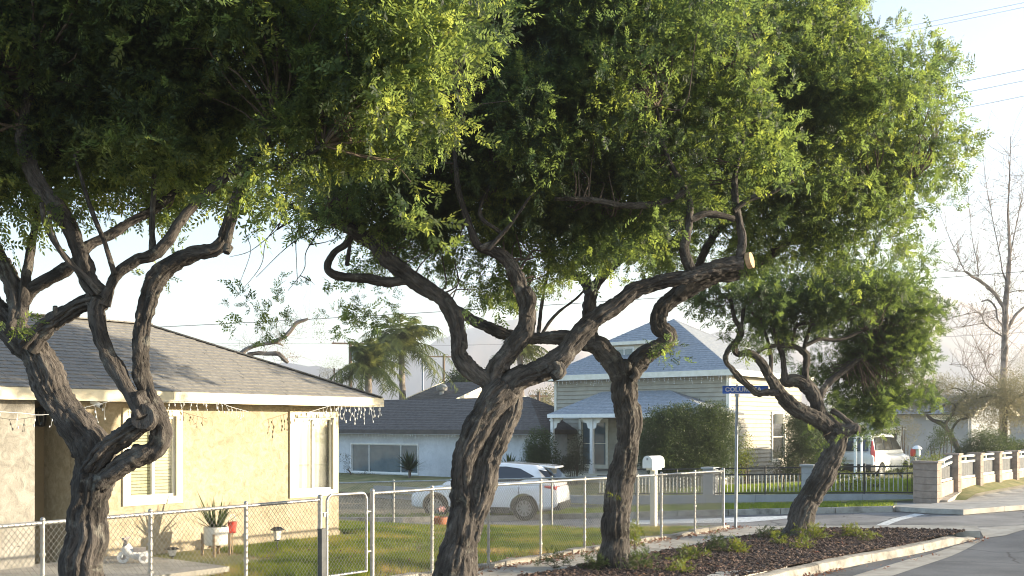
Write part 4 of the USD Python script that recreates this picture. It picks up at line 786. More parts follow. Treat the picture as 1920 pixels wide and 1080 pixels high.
# gate
g0, g1 = tq(613, 0), tq(687, 0); zt = zq(650, 926, 0); zb = zq(650, 1076, 0); rr = .09
gate = thing('chain_link_gate', 'chain link garden gate with rounded pipe frame between its two posts', 'gate', W(0, (g0 + g1) / 2, 0))
path = [(g0, zb + .0), (g0, zt - rr)] + [(g0 + rr - rr * math.cos(a), zt - rr + rr * math.sin(a)) for a in np.linspace(.2, 1.4, 5)] + [(g1 - rr + rr * math.sin(a), zt - rr + rr * math.cos(a)) for a in np.linspace(.2, 1.4, 5)] + [(g1, zt - rr), (g1, zb)]
obj('frame', cat_([tube([W(0, t, z) for t, z in path], .019, 10), rod(W(0, g0, zb), W(0, g1, zb), .018)]), M['galv'], gate, smooth=50)
obj('chain_mesh', link_mesh(W(.02, g0), W(.02, g1), zb, zb, zt - .02, zt - .02), M['wire'], gate)
for z in (zb + .25, zt - .25): obj('hinge', cat_([rod(W(0, g1, z), W(0, tq(698, 0), z), .012), lathe([(.02, -.02), (.026, -.02), (.026, .02), (.02, .02)], 10, W(0, g1, z))]), M['galv'], gate)
obj('latch', cat_([rod(W(0, g0, zt - .22), W(0, tq(600, 0), zt - .22), .012), obox(W(.02, (g0 + tq(600, 0)) / 2, zt - .24), D1, Z3, (.03, .05, .02))]), M['galv'], gate)
lpz = zq(602, 994, .04)
lpst = thing('latch_post', 'short dark steel post beside the left side of the garden gate', 'post', W(.05, tq(604, .05), 0))
obj('sleeve', cat_([obox(W(.06, tq(604, .06), (lpz - .3) / 2), D1, NQ, (.075, .075, lpz + .3)), obox(W(.06, tq(604, .06), lpz + .01), D1, NQ, (.085, .085, .02))]), M['fslat'], lpst)
# broken concrete edging under the fence
edg = thing('concrete_edging', 'low rough concrete edging along the foot of the chain link fence', 'edging', W(0, -8, 0))
rng = np.random.default_rng(5); t = -13.5
while t < -.05:
    Ln = rng.uniform(.35, .9)
    if not (tq(598, 0) - .1 < t + Ln / 2 < tq(700, 0)):
        m = trimesh.creation.box((Ln, .16, .14)); m = m.subdivide_to_size(.12) if hasattr(m, 'subdivide_to_size') else m; v = np.array(m.vertices)
        w = W(-.06, t + Ln / 2, 0) + v[:, :1] * D1 + v[:, 1:2] * NQ + v[:, 2:] * Z3; w += (np.stack([fbm(w * 6, 3, s) for s in (1, 2, 3)], 1) - .5) * [.03, .03, .06]; w[:, 2] += .0 + rng.uniform(-.02, .02)
        obj('edging_piece', (w, m.faces), M['kerb'], edg)
    t += Ln + rng.uniform(.01, .06)

# ------------------------------------------------------------------ things in the yard
def solar(name, label, u, v, vtop):
    p = on_G(u, v); s = FOC / p[1]; h = (v - vtop) / s; o = thing(name, label, 'solar light', p, None)
    obj('stake', rod(p - Z3 * .05, p + Z3 * h * .5, .012, 8), M['black'], o)
    obj('lens', lathe([(.045, h * .48), (.07, h * .85)], 4, p), M['ceramic'], o); obj('cap', lathe([(.02, h * .85), (.115, h * .86), (.115, h * .89), (.06, h), (.005, h)], 4, p), M['black'], o)
    obj('base_ring', lathe([(.005, h * .42), (.05, h * .44), (.05, h * .48), (.005, h * .48)], 8, p), M['black'], o); return o
solar('solar_light', 'solar path light in front of the shade toned wall at the left edge', 21, 1072, 1018)
solar('solar_light', 'solar path light between the toy tricycle and the plant pot', 323, 1056, 1026)
solar('solar_light', 'solar path light against the wall under the right window', 520, 1034, 988)
# step slab
st = thing('concrete_step', 'low concrete landing slab in front of the tan house door', 'step', W(-3.3, -12.2, 0))
sz = .17; pr0 = qt(on_z(430, 1062, sz))
obj('slab', prism([W(HQ + .03, pr0[1], sz), W(pr0[0], pr0[1], sz), W(pr0[0], -15.5, sz), W(HQ + .03, -15.5, sz)], Z3 * -.07), M['concrete'], st)
obj('step_base', prism([W(HQ + .03, pr0[1] - .0, sz - .071), W(pr0[0] - .12, pr0[1] - .005, sz - .071), W(pr0[0] - .12, -15.5, sz - .071), W(HQ + .03, -15.5, sz - .071)], Z3 * -.4), M['concrete'], st)
# potted plant on a wooden stand
pp = on_G(405, 1042); s_ = FOC / pp[1]
ps = thing('plant_stand', 'low wooden stand carrying the white plant pot', 'plant stand', pp)
hw = .145; ztop = (1042 - 1024) / s_
for sx in (-1, 1):
    for sy in (-1, 1): obj('leg', bar(pp + D1 * sx * hw + NQ * sy * hw, pp + D1 * sx * hw + NQ * sy * hw + Z3 * (ztop + .20), .035, .035), M['plank'], ps)
obj('crossbar', cat_([bar(pp - D1 * hw * .9 + Z3 * ztop, pp + D1 * hw * .9 + Z3 * ztop, .03, .035), bar(pp - NQ * hw * .9 + Z3 * (ztop + .001), pp + NQ * hw * .9 + Z3 * (ztop + .001), .03, .033)]), M['plank'], ps)
pb = pp + Z3 * (ztop + .022); ph = (1024 - 990) / s_
pot = thing('plant_pot', 'white cylindrical plant pot on the wooden stand against the tan wall', 'plant pot', pb)
obj('pot', lathe([(.005, 0), (.165, 0), (.182, .02), (.19, ph), (.172, ph), (.170, ph - .05), (.005, ph - .05)], 28, pb), M['ceramic'], pot, smooth=35)
obj('potting_soil', lathe([(.169, ph - .04), (.005, ph - .03)], 20, pb), M['soil'], pot)
pl = thing('potted_plant', 'spiky green leaved plant growing in the white pot', 'plant', pb + Z3 * (ph - .05))
rng = np.random.default_rng(17)
for k in range(34):
    a = rng.uniform(0, 6.28); el = rng.uniform(.5, 1.5); Ln = rng.uniform(.38, .62) * (1.35 if k < 4 else 1); d = np.array([math.cos(a), math.sin(a), 0]); s = np.linspace(0, 1, 7)[:, None]
    c = pb + Z3 * (ph - .05) + d * .06 + d * math.cos(el) * Ln * s + Z3 * (math.sin(el) * Ln * s - .18 * Ln * math.cos(el) * s ** 2); wd = (.022 * (1 - s ** 2) + .0015) * np.cross(d, Z3); up = .008 * (1 - s)
    V = np.vstack([c - wd + Z3 * up, c, c + wd + Z3 * up]); n7 = 7; f = []
    for i in range(6):
        for o in (0, 7): f.append((o + i, o + i + 1, o + 7 + i + 1, o + 7 + i))
    obj('leaf', (V, np.array(f)), M['leafd'], pl, smooth=True)
tagp = pb + D1 * .27 + NQ * .05 + Z3 * (ph - .02)
tg = thing('red_pail', 'small red plastic pail right beside the white plant pot', 'pail', tagp)
obj('pail', lathe([(.005, -.10), (.05, -.10), (.075, .08), (.07, .08), (.047, -.09)], 16, tagp), M['red'], tg, smooth=35); obj('handle', tube([tagp + D1 * .07 * math.cos(a) + Z3 * (.07 + .12 * math.sin(a)) for a in np.linspace(0, math.pi, 9)], .006, 6), M['ceramic'], tg)
obj('hook', rod(tagp - Z3 * .1, tagp - Z3 * (.1 + ph + ztop * .9), .012, 8), M['plank'], tg)
# tricycle
tp = np.array(on_z(252, 1055, sz)); s_ = FOC / tp[1]
tk = thing('toy_tricycle', 'small white and grey toy tricycle on the landing by the tan house', 'tricycle', tp)
fx = NQ * .55 + D1 * .83; fx /= np.linalg.norm(fx); fy = np.cross(Z3, fx)
def wheel(c, r, w, ax, mt, seg=18): 
    c = np.array(c); o = tube([c - ax * w / 2, c - ax * w * .42, c + ax * w * .42, c + ax * w / 2], [r * .86, r, r, r * .86], seg); return o
for c, r in ((tp - fx * .15 + fy * .0 + Z3 * .085, .085), (tp + fx * .13 + fy * .13 + Z3 * .075, .075), (tp + fx * .13 - fy * .13 + Z3 * .075, .075), ):
    w = obj('wheel', wheel(c, r, .06, fy, None), M['toy'], tk, smooth=40); obj('hub', wheel(c, r * .45, .075, fy, None), M['toyg'], w)
obj('body', tube(spline([tp + fx * .17 + Z3 * .09, tp + fx * .05 + Z3 * .11, tp - fx * .06 + Z3 * .15, tp - fx * .13 + Z3 * .24], .02), [.06, .075, .085, .09, .085, .08, .075, .07, .065, .06, .055, .05][:0] or .075, 12), M['toy'], tk, smooth=50)
obj('fork', cat_([rod(tp - fx * .17 + Z3 * .08 + fy * s * .035, tp - fx * .13 + Z3 * .24, .016, 8) for s in (-1, 1)]), M['toy'], tk)
obj('seat', obox(tp + fx * .07 + Z3 * .185, fx, fy, (.17, .15, .05)), M['toyg'], tk); obj('rear_axle', rod(tp + fx * .15 - fy * .13 + Z3 * .06, tp + fx * .15 + fy * .13 + Z3 * .06, .014), M['toyg'], tk)
obj('handlebar', cat_([rod(tp - fx * .13 + Z3 * .22, tp - fx * .11 + Z3 * .35, .028), rod(tp - fx * .15 + Z3 * .35 - fy * .11 , tp - fx * .07 + Z3 * .35 + fy * .11, .02)]), M['toyg'], tk)
# terracotta pot on the lawn
tp2 = on_G(825, 989); tc = thing('terracotta_pot', 'terracotta pot with a pink flower on the lawn by the far fence', 'plant pot', tp2)
obj('pot', lathe([(.005, 0), (.13, 0), (.165, .20), (.18, .20), (.18, .24), (.155, .24), (.15, .19), (.005, .18)], 20, tp2), M['terra'], tc, smooth=35)
rng = np.random.default_rng(3); pk = mat('pink_petal', (.62, .30, .30), (.70, .45, .42), 10, .6)
obj('stem', rod(tp2 + Z3 * .18, tp2 + Z3 * .36 + D1 * .04, .008, 6), M['leafy'], tc); obj('flower', cat_([obox(tp2 + D1 * .04 + Z3 * (.42 + .03 * math.sin(k)) + .06 * np.array([math.cos(k * 1.05), math.sin(k * 1.05), 0]), rng.normal(size=3), rng.normal(size=3), (.09, .05, .006)) for k in range(9)]), pk, tc)

# ------------------------------------------------------------------ mailbox and street sign
mp = on_G(1226, 986, -.0); s_ = FOC / mp[1]; mh = (986 - 877) / s_
mb = thing('mailbox', 'white arched mailbox on a white timber post behind the fence corner', 'mailbox', mp)
obj('post', obox(mp + Z3 * (mh / 2 - .15), NQ, Z3, (.12, mh + .3, .12)), M['cream'], mb)
ga = np.linspace(0, math.pi, 14); prof = np.array([(-.12, 0), (.12, 0)] + [(.12 * math.cos(a), .15 + .12 * math.sin(a)) for a in ga]); c0 = mp + Z3 * (mh + .001) - D1 * .26
obj('box', prism([c0 + NQ * x + Z3 * z for x, z in prof], D1 * .52), M['white'], mb, smooth=30)
dr = obj('door', prism([c0 - D1 * .02 + NQ * x * 1.06 + Z3 * (z * 1.03 - .004) for x, z in prof], D1 * .018), M['white'], mb); obj('door_pull', obox(c0 - D1 * .03 + Z3 * .2, NQ, Z3, (.03, .05, .02)), M['steel'], dr)
obj('bracket', obox(mp + Z3 * (mh - .03), D1, NQ, (.4, .16, .04)), M['cream'], mb)
sp_ = on_G(1379, 989); s_ = FOC / sp_[1]; sh = (989 - 741) / s_
sg = thing('street_sign', 'steel pole carrying a blue COLUMBIA street name sign at the corner', 'street sign', sp_)
lean = np.array([.012, 0, 0]); top = sp_ + Z3 * sh + lean * sh
obj('pole', tube([sp_ - Z3 * .2, top], .032, 12), M['steel'], sg, smooth=40); obj('clamp', obox(top + Z3 * .0, NQ, Z3, (.08, .05, .07)), M['steel'], sg)
ax_ = np.array([1.0, .08, 0]); ax_ /= np.linalg.norm(ax_); fn = np.cross(ax_, Z3)   # faces the camera side
if fn[1] > 0: fn = -fn
bw, bh = .98, .165; bc = top + ax_ * .18 + Z3 * (bh / 2 + .03)
bl = obj('sign_blade', obox(bc, ax_, Z3, (bw, bh, .006)), M['blue'], sg)
tm = meshkit.text_mesh('COLUMBIA', .085, .003, True); tv = np.array(tm.vertices); wd = tv[:, 0].max()
tv[:, 0] *= .78 / wd
obj('lettering', (bc + fn * .0035 + ax_ * (tv[:, :1] - .44) + Z3 * (tv[:, 1:2] - .035) + fn * tv[:, 2:3], tm.faces if np.dot(np.cross(ax_, Z3), fn) > 0 else tm.faces[:, ::-1]), M['lettering'], bl)
tm = meshkit.text_mesh('AV', .04, .003, True); tv = np.array(tm.vertices)
b2 = top + Z3 * (bh + .13) ; nn_ = D1 * .72 - NQ * .35; nn_ /= np.linalg.norm(nn_)
bl2 = obj('sign_blade', obox(b2 + nn_ * .02, nn_, Z3, (.85, .165, .006)), M['lettering'], sg, label='edge on cross street blade above the blue one, painted white as sun glare')  # white material stands in for sun glare on a blue blade
obj('blade_bracket', obox(top + Z3 * (bh + .035), NQ, Z3, (.03, .05, .03)), M['steel'], sg)

# ------------------------------------------------------------------ retaining wall, iron fence, pillars across the side street
WT = FARWALL_T
qA0, qA1 = on_t(700, 800, WT)[0], on_t(1728, 800, WT)[0]
zw = lambda q: np.interp(q, [on_t(1100, 800, WT)[0], on_t(1650, 800, WT)[0]], [on_t(1100, 930, WT)[1], on_t(1650, 926, WT)[1]])
rw = thing('retaining_wall', 'low grey concrete wall under the black iron fence across the side street', 'wall', W((qA0 + qA1) / 2, WT, 0))
qq = np.linspace(qA0, qA1, 14)
for a, b in zip(qq[:-1], qq[1:]):
    za, zb_ = float(zw(a)), float(zw(b)); obj('wall_section', prism([W(a + .004, WT, za), W(b - .004, WT, zb_), W(b - .004, WT, -2.0), W(a + .004, WT, -2.0)], D1 * .22), M['greyw'], rw)
ir = thing('iron_fence', 'black iron fence with pale pickets standing on the low grey wall', 'fence', W((qA0 + qA1) / 2, WT + .1, 0))
IT = WT + .11
rails = [(0.0, lambda q: np.interp(q, [on_t(1200, 800, IT)[0], on_t(1650, 800, IT)[0]], [on_t(1200, 884, IT)[1], on_t(1650, 872, IT)[1]])), (0, lambda q: np.interp(q, [on_t(1200, 800, IT)[0], on_t(1650, 800, IT)[0]], [on_t(1200, 895, IT)[1], on_t(1650, 885, IT)[1]])), (0, lambda q: zw(q) + .07)]
i0, i1 = on_t(1120, 800, IT)[0], on_t(1722, 800, IT)[0]
for _, f in rails: obj('rail', bar(W(i0, IT, f(i0)), W(i1, IT, f(i1)), .035, .04), M['iron'], ir)
pil = [on_t(u, 800, IT)[0] for u in (1332, 1518)]
q = i0 + .1
while q < i1:
    if min(abs(q - p) for p in pil) > .26:
        m_ = 'picket' if q < on_t(1700, 800, IT)[0] else 'iron'
        obj('picket', bar(W(q, IT, float(rails[2][1](q)) + .021), W(q, IT, float(rails[1][1](q)) - .021), .022, .022, NQ), M[m_], ir)
    q += .128
for q in np.linspace(i0, i1, 8)[1:]: obj('fence_post', bar(W(q, IT + .03, float(zw(q))), W(q, IT + .03, float(rails[0][1](q)) + .06), .045, .045, NQ), M['iron'], ir)
for lab, q in (('grey block gate pillar in the iron fence left of the street sign', pil[0]), ('grey block pillar in the iron fence behind the rightmost leaning tree', pil[1])):
    p = thing('fence_pillar', lab, 'pillar', W(q, IT, 0)); zt_ = float(rails[0][1](q)) + .02; n_ = 4
    for k in range(n_): h_ = (zt_ - float(zw(q))) / n_; obj('block', obox(W(q, IT, float(zw(q)) + h_ * (k + .5)), NQ, Z3, (.36, h_ - .008, .36)), M['greyw'], p)
    obj('cap', obox(W(q, IT, zt_ + .03), NQ, Z3, (.44, .06, .44)), M['greyw'], p)
# brown pillar fence running up the main street
cp = on_G(1742, 944); qP, tP = qt(cp)
pf = thing('block_pillar_fence', 'fence of brown block pillars with pink stucco panels and white rails at right', 'fence', W(qP, tP + 5, .2))
def pq(u, v, q=None): return on_q(u, v, qP if q is None else q)
pus = [(1749, 868, 946, 9), (1788, 853, 925, 5), (1830, 852, 918, 5), (1866, 849, 910, 4), (1899, 847, 905, 4), (1929, 845, 901, 4)]
pts_ = []
for k, (u, vt_, vb_, n_) in enumerate(pus):
    t, zt_ = pq(u, vt_); zb_ = pq(u, vb_)[1]; w = .40 if k == 0 else .34; pts_.append((t, zt_, zb_, w))
    c = W(qP - (.14 if k == 0 else 0), t, 0); wx = .62 if k == 0 else w; nb = 7
    for j in range(nb):
        h_ = (zt_ - zb_ + .2) / nb; obj('block', obox(c + Z3 * (zb_ - .2 + h_ * (j + .5)), NQ, Z3, (wx, h_ - .008, w)), M['block'], pf)
    obj('pillar_cap', obox(c + Z3 * (zt_ + .025), NQ, Z3, (wx + .07, .05, w + .07)), M['block'], pf)
for k in range(len(pts_) - 1):
    (ta, za, ba, wa), (tb, zb_, bb, wb) = pts_[k], pts_[k + 1]; ta += wa / 2 + .004; tb -= wb / 2 + .004; H = zb_ - bb
    low = bb + .36 * H
    obj('panel_wall', prism([W(qP + .06, ta, low - (.06 if k == 0 else 0)), W(qP + .06, tb, low), W(qP + .06, tb, bb - .3), W(qP + .06, ta, ba - .3)], -NQ * .16), M['blockp'], pf)
    def rl(f0, f1, hh): return bar(W(qP, ta, f0), W(qP, tb, f1), .07, hh)
    dz = za - zb_ if k == 0 else 0.0
    for fr in (.98, .83): obj('rail', rl(bb + fr * H + dz, bb + fr * H, .055), M['cream'], pf)
    obj('rail', rl(low + .045 + dz * .3, low + .045, .06), M['cream'], pf)
    obj('spacer', bar(W(qP, (ta + tb) / 2, bb + .86 * H + dz / 2), W(qP, (ta + tb) / 2, bb + .955 * H + dz / 2), .05, .05, NQ), M['cream'], pf)
    n_ = 9
    for j in range(n_): 
        x = ta + (tb - ta) * (j + .5) / n_; w_ = (tb - ta) / n_ - .012; obj('slat', obox(W(qP - .02, x, (low + .08 + bb + .80 * H + dz * .6) / 2), D1, Z3, (w_, bb + .80 * H + dz * .4 - low - .08, .02)), M['fslat'], pf)
obj('footing', prism([W(qP + .35, pts_[0][0] + .1, pts_[0][2] + .12), W(qP + .2, pts_[1][0], pts_[1][2] + .06), W(qP, pts_[1][0], pts_[1][2] + .06), W(qP + .06, pts_[0][0] + .1, pts_[0][2] + .12)], Z3 * -.4), M['kerb'], pf)

# ------------------------------------------------------------------ vehicles
def man(m): 
    m = trimesh.Trimesh(np.array(m.vertices), np.array(m.faces), process=True); m.merge_vertices()
    if m.volume < 0: m.invert()
    return m3.Manifold(m3.Mesh(vert_properties=np.asarray(m.vertices, np.float32), tri_verts=np.asarray(m.faces, np.uint32)))
def hull_spheres(pts, r, n=10):
    s = m3.Manifold.sphere(r, n * 2); return m3.Manifold.batch_hull([s.translate(tuple(map(float, p))) for p in pts])
def loft(st):
    """st: rows (x, half width, z bottom, z top); a rounded section at each."""
    rows = []
    for x, w, zb, zt in st:
        a = np.linspace(0, 2 * np.pi, 32, endpoint=False); c, s = np.cos(a), np.sin(a); e = .42
        rows.append(np.stack([np.full(32, x), w * np.sign(c) * np.abs(c) ** e, (zb + zt) / 2 + (zt - zb) / 2 * np.sign(s) * np.abs(s) ** e], 1))
    V = np.vstack(rows); n, m = len(rows), 32; f = []
    for i in range(n - 1):
        for j in range(m): k = (j + 1) % m; f += [(i * m + j, i * m + k, (i + 1) * m + k), (i * m + j, (i + 1) * m + k, (i + 1) * m + j)]
    for o, fl in ((0, 1), ((n - 1) * m, 0)):
        for j in range(1, m - 1): f.append((o, o + j + 1, o + j) if fl else (o, o + j, o + j + 1))
    T = trimesh.Trimesh(V, f, process=False); 
    if T.volume < 0: T.invert()
    return T
def vehicle(name, label, cat, origin, fwd, paint, low, belt, roofp, rb, axles, R, wins, rear, front, group=None, left_only=False, width=.9):
    o = thing(name, label, cat, origin, group); fwd = fwd / np.linalg.norm(fwd); lf = np.cross(Z3, fwd)
    def pl(m, smooth=None):
        v, f, _ = meshkit.arrays(m); return trimesh.Trimesh(np.asarray(origin) + v[:, :1] * fwd + v[:, 1:2] * lf + v[:, 2:3] * Z3, f, process=False)
    body = man(loft(low)) + hull_spheres([(x, s * y, z) for x, y, z in belt for s in (-1, 1)] + [(x, s * y, z) for x, y, z in roofp for s in (-1, 1)], rb)
    for ax in axles: body = body - m3.Manifold.cylinder(3, R * 1.17, R * 1.17, 40).translate((0, 0, -1.5)).rotate((90, 0, 0)).translate((ax, 0, R)) * m3.Manifold.cube((9, 9, 9), True).translate((0, 0, 0)) if False else body - m3.Manifold.cylinder(3, R * 1.17, R * 1.17, 40, True).rotate((90, 0, 0)).translate((ax, 0, R * 1.02))
    b = obj('body', pl(body), paint, o, smooth=32)
    inner = hull_spheres([(axles[0] + .55, s * (width - .22), .45) for s in (-1, 1)] + [(axles[1] - .55, s * (width - .22), .45) for s in (-1, 1)] + [(axles[0] + .5, s * (width - .25), .75) for s in (-1, 1)] + [(axles[1] - .5, s * (width - .25), .75) for s in (-1, 1)], .06)
    obj('underbody', pl(inner), M['black'], o)
    for ax in axles:
        for s in (-1, 1):
            y = s * (width - .12); prof = [(R * .62, -.10), (R * .93, -.115), (R, -.08), (R, .08), (R * .93, .115), (R * .62, .10), (R * .60, 0)]
            t = lathe([(r, z) for r, z in prof] + [prof[0]], 32); t.apply_transform(trimesh.transformations.rotation_matrix(math.pi / 2, [1, 0, 0])); t.apply_translation((ax, y, R)); w = obj('wheel', pl(t), M['tyre'], o, smooth=35)
            sp = [lathe([(.005, s * .0), (R * .62, s * .0), (R * .62, s * .02), (.005, s * .02)], 28)]
            sp[0].apply_transform(trimesh.transformations.rotation_matrix(math.pi / 2, [1, 0, 0]))
            obj('brake_disc', pl(sp[0].copy().apply_translation((ax, y - s * .03, R))), M['black'], w)
            arms = [obox((ax + math.cos(a) * R * .32, y + s * .08, R + math.sin(a) * R * .32), (math.cos(a), 0, math.sin(a)), (0, 1, 0), (R * .62, .03, .055)) for a in np.arange(10) * .628] + [tube([(ax, y + s * .05, R), (ax, y + s * .1, R)], R * .13, 14)]
            rim = lathe([(R * .57, -.02), (R * .64, -.02), (R * .64, .02), (R * .57, .02), (R * .57, -.02)], 30); rim.apply_transform(trimesh.transformations.rotation_matrix(math.pi / 2, [1, 0, 0])); rim.apply_translation((ax, y + s * .085, R)); arms.append(rim)
            obj('rim', pl(cat_(arms)), M['rim'], w)
    # side glass on the sloping side of the cabin
    zb, yb, zr, yr = belt[0][2], belt[0][1], roofp[0][2], roofp[0][1]
    al = math.atan2(yb - yr, zr - zb)
    def ys(z): return yb + (yr - yb) * (z - zb) / (zr - zb) + rb / math.cos(al)
    for poly in wins:
        for s in (-1, 1):
            if left_only and s < 0: pass
            p = np.array([(x, s * (ys(z) - .012), z) for x, z in poly]); obj('side_window', pl(prism(p, np.array([0, s * .045, .012]))), M['carglass'], o)
            fr = np.vstack([p, p[:1]]) + [0, s * .034, .01]; obj('window_seal', pl(tube(fr, .012, 5)), M['black'], o)
    return o, pl, b
# parked SUV
rw_, fw2 = on_G(984, 976, -.125), on_G(823, 969, -.125)
k = 1.03; fwd_u = np.array([-math.cos(.26), math.sin(.26), 0]); lf = np.cross(Z3, fwd_u); fw2 = rw_ + fwd_u * 2.7 * k
low = [(-2.16, .70, .42, .80), (-2.12, .80, .34, .98), (-1.95, .88, .28, 1.08), (-1.5, .92, .24, 1.10), (-.8, .925, .22, 1.08), (0, .925, .22, 1.05), (.8, .925, .22, 1.03), (1.2, .92, .22, 1.02), (1.5, .91, .23, .98), (1.9, .88, .24, .92), (2.2, .80, .26, .84), (2.38, .66, .30, .74), (2.44, .52, .36, .62)]
belt = [(1.30, .80, 1.00), (-1.75, .80, 1.04), (-2.02, .72, 1.02)]; roofp = [(.35, .60, 1.57), (-.5, .62, 1.61), (-1.45, .58, 1.55), (-1.62, .56, 1.50)]
def sc_(rows): return [tuple(np.array(r) * k) for r in rows]
mid = (rw_ + fw2) / 2 - lf * .80 * k - fwd_u * .2 * k
wins = [[(1.02 * k, 1.10 * k), (.42 * k, 1.50 * k), (-.02 * k, 1.53 * k), (-.02 * k, 1.10 * k)], [(-.10 * k, 1.10 * k), (-.10 * k, 1.53 * k), (-.55 * k, 1.54 * k), (-.98 * k, 1.48 * k), (-1.42 * k, 1.27 * k), (-1.0 * k, 1.14 * k)]]
o, pl, b = vehicle('parked_suv', 'white SUV parked at the far kerb of the side street behind the chain link fence', 'car', mid, fwd_u, M['carw'], sc_(low), sc_(belt), sc_(roofp), .05 * k, (-1.15 * k, 1.55 * k), .36 * k, wins, None, None, width=.92 * k)
def kb(c, s_): return obox(np.array(c) * k, (1, 0, 0), (0, 1, 0), np.array(s_) * k)
obj('cladding', pl(cat_([kb((.2, .915, .30), (1.84, .06, .16))])), M['black'], o)
obj('cladding', pl(kb((.2, -.915, .30), (1.84, .06, .16))), M['black'], o); obj('rear_bumper', pl(kb((-2.08, 0, .42), (.2, 1.56, .22))), M['black'], o)
obj('rear_spoiler', pl(hull_spheres([(x * k, s * .52 * k, z * k) for x, z in ((-1.55, 1.575), (-1.98, 1.53)) for s in (-1, 1)], .03 * k)), M['carw'], o, smooth=40)
g = prism(np.array([(-1.70, .50, 1.53), (-1.70, -.50, 1.53), (-2.085, -.60, 1.10), (-2.085, .60, 1.10)]) * k, np.array([-.05, 0, .045]) * k); obj('rear_window', pl(g), M['carglass'], o)
for s in (-1, 1):
    obj('tail_lamp', pl(hull_spheres([(-2.09 * k, s * .45 * k, .97 * k), (-2.04 * k, s * .80 * k, .97 * k), (-1.78 * k, s * .895 * k, .99 * k), (-2.06 * k, s * .78 * k, .91 * k)], .028 * k)), M['lampred'], o, smooth=40)
    obj('rear_quarter_glass', pl(prism(np.array([(-1.52, s * .70, 1.47), (-1.78, s * .665, 1.42), (-2.02, s * .775, 1.10), (-1.92, s * .80, 1.10)]) * k, np.array([-.015, s * .035, .01]) * k)), M['carglass'], o)
    obj('mirror', pl(hull_spheres([(1.0 * k, s * .98 * k, 1.12 * k), (.92 * k, s * 1.07 * k, 1.14 * k)], .06 * k)), M['carw'], o, smooth=40)
    obj('door_handle', pl(kb((-.75, s * .935, .93), (.2, .03, .03))), M['carw'], o); obj('door_handle', pl(kb((.25, s * .935, .91), (.2, .03, .03))), M['carw'], o)
    for x in (-.06, -1.0, 1.05): obj('door_gap', pl(kb((x, s * .929, .66), (.016, .012, .62))), M['black'], o)
    obj('headlamp', pl(hull_spheres([(2.25 * k, s * .66 * k, .75 * k), (1.98 * k, s * .80 * k, .82 * k)], .05 * k)), M['pane_d'], o)
obj('number_plate', pl(kb((-2.165, 0, .72), (.02, .32, .16))), M['lettering'], o)
obj('exhaust_trim', pl(kb((-2.14, 0, .40), (.03, 1.1, .05))), M['rim'], o)
# white van in the driveway, seen from behind
cr = at(1640, 800, 41.5) * [1, 1, 0]; cr[2] = float(GW(cr)); vf = D1 * 1.0; vl = np.cross(Z3, vf)
vo = cr + vl * .95 + vf * 2.3; vo[2] = at(1640, 905, 41.5)[2]
low2 = [(-2.34, .80, .5, 1.0), (-2.30, .90, .42, 1.16), (-2.1, .95, .34, 1.20), (-1, .96, .30, 1.20), (0, .96, .30, 1.18), (1, .96, .30, 1.16), (1.5, .95, .32, 1.12), (2.1, .90, .36, 1.06), (2.35, .80, .42, .98)]
belt2 = [(1.25, .84, 1.12), (-2.2, .84, 1.12)]; roof2_ = [(.45, .68, 1.80), (-.8, .69, 1.84), (-2.02, .68, 1.80)]
wins2 = [[(1.0, 1.24), (.52, 1.72), (.0, 1.74), (.0, 1.24)], [(-.08, 1.24), (-.08, 1.74), (-.95, 1.76), (-.95, 1.24)], [(-1.05, 1.24), (-1.05, 1.76), (-1.85, 1.74), (-2.0, 1.24)]]
o, pl, b = vehicle('white_van', 'white family van seen from behind in the driveway beyond the iron fence', 'van', vo, vf, M['carw2'], low2, belt2, roof2_, .06, (-1.45, 1.4), .36, wins2, None, None, width=.95)
obj('rear_window', pl(prism(np.array([(-2.095, .60, 1.74), (-2.095, -.60, 1.74), (-2.27, -.70, 1.22), (-2.27, .70, 1.22)]), np.array([-.012, 0, .004]))), M['carglass'], o)
for s in (-1, 1): obj('tail_lamp', pl(hull_spheres([(-2.29, s * .82, .80), (-2.27, s * .80, 1.22), (-2.18, s * .90, 1.2), (-2.22, s * .90, .82), (-2.17, s * .80, 1.62)], .03)), M['lampred'], o, smooth=40)
obj('bumper', pl(hull_spheres([(-2.36, s * .8, z) for s in (-1, 1) for z in (.46, .66)] + [(-2.2, s * .9, z) for s in (-1, 1) for z in (.46, .66)], .05)), M['black'], o, smooth=40)
obj('number_plate', pl(obox((-2.375, 0, .95), (1, 0, 0), (0, 1, 0), (.02, .36, .18))), M['lettering'], o)
obj('roof_rack', pl(cat_([rod((.2, s * .6, 1.95), (-1.7, s * .6, 1.93), .022) for s in (-1, 1)])), M['black'], o)
# bits beside the van
for u, lab in ((1604, 'taller white timber post left of the van behind the iron fence'), (1615, 'slim white timber post in front of the van tail')):
    p = at(u, 905, 37); t_ = thing('white_post', lab, 'post', p); obj('shaft', obox(p + Z3 * .75, NQ, Z3, (.09 if u < 1610 else .06, 1.9, .08)), M['white'], t_); obj('cap', obox(p + Z3 * 1.715, NQ, Z3, (.12 if u < 1610 else .08, .03, .11)), M['white'], t_)
ob = at(1716, 866, 40); og = thing('garden_ornament', 'red and pale green garden ornament with white top right of the van', 'ornament', ob)
obj('base', lathe([(r_ * .68, z_ * .8) for r_, z_ in [(.005, 0), (.16, 0), (.14, .05), (.05, .08), (.05, .22), (.13, .26)]], 14, ob), M['steel'], og); obj('red_side', lathe([(r_ * .68, z_ * .8) for r_, z_ in [(.13, .26), (.16, .36), (.15, .52), (.10, .62), (.005, .63)]], 14, ob - [.08, 0, 0]), M['red'], og, smooth=40)
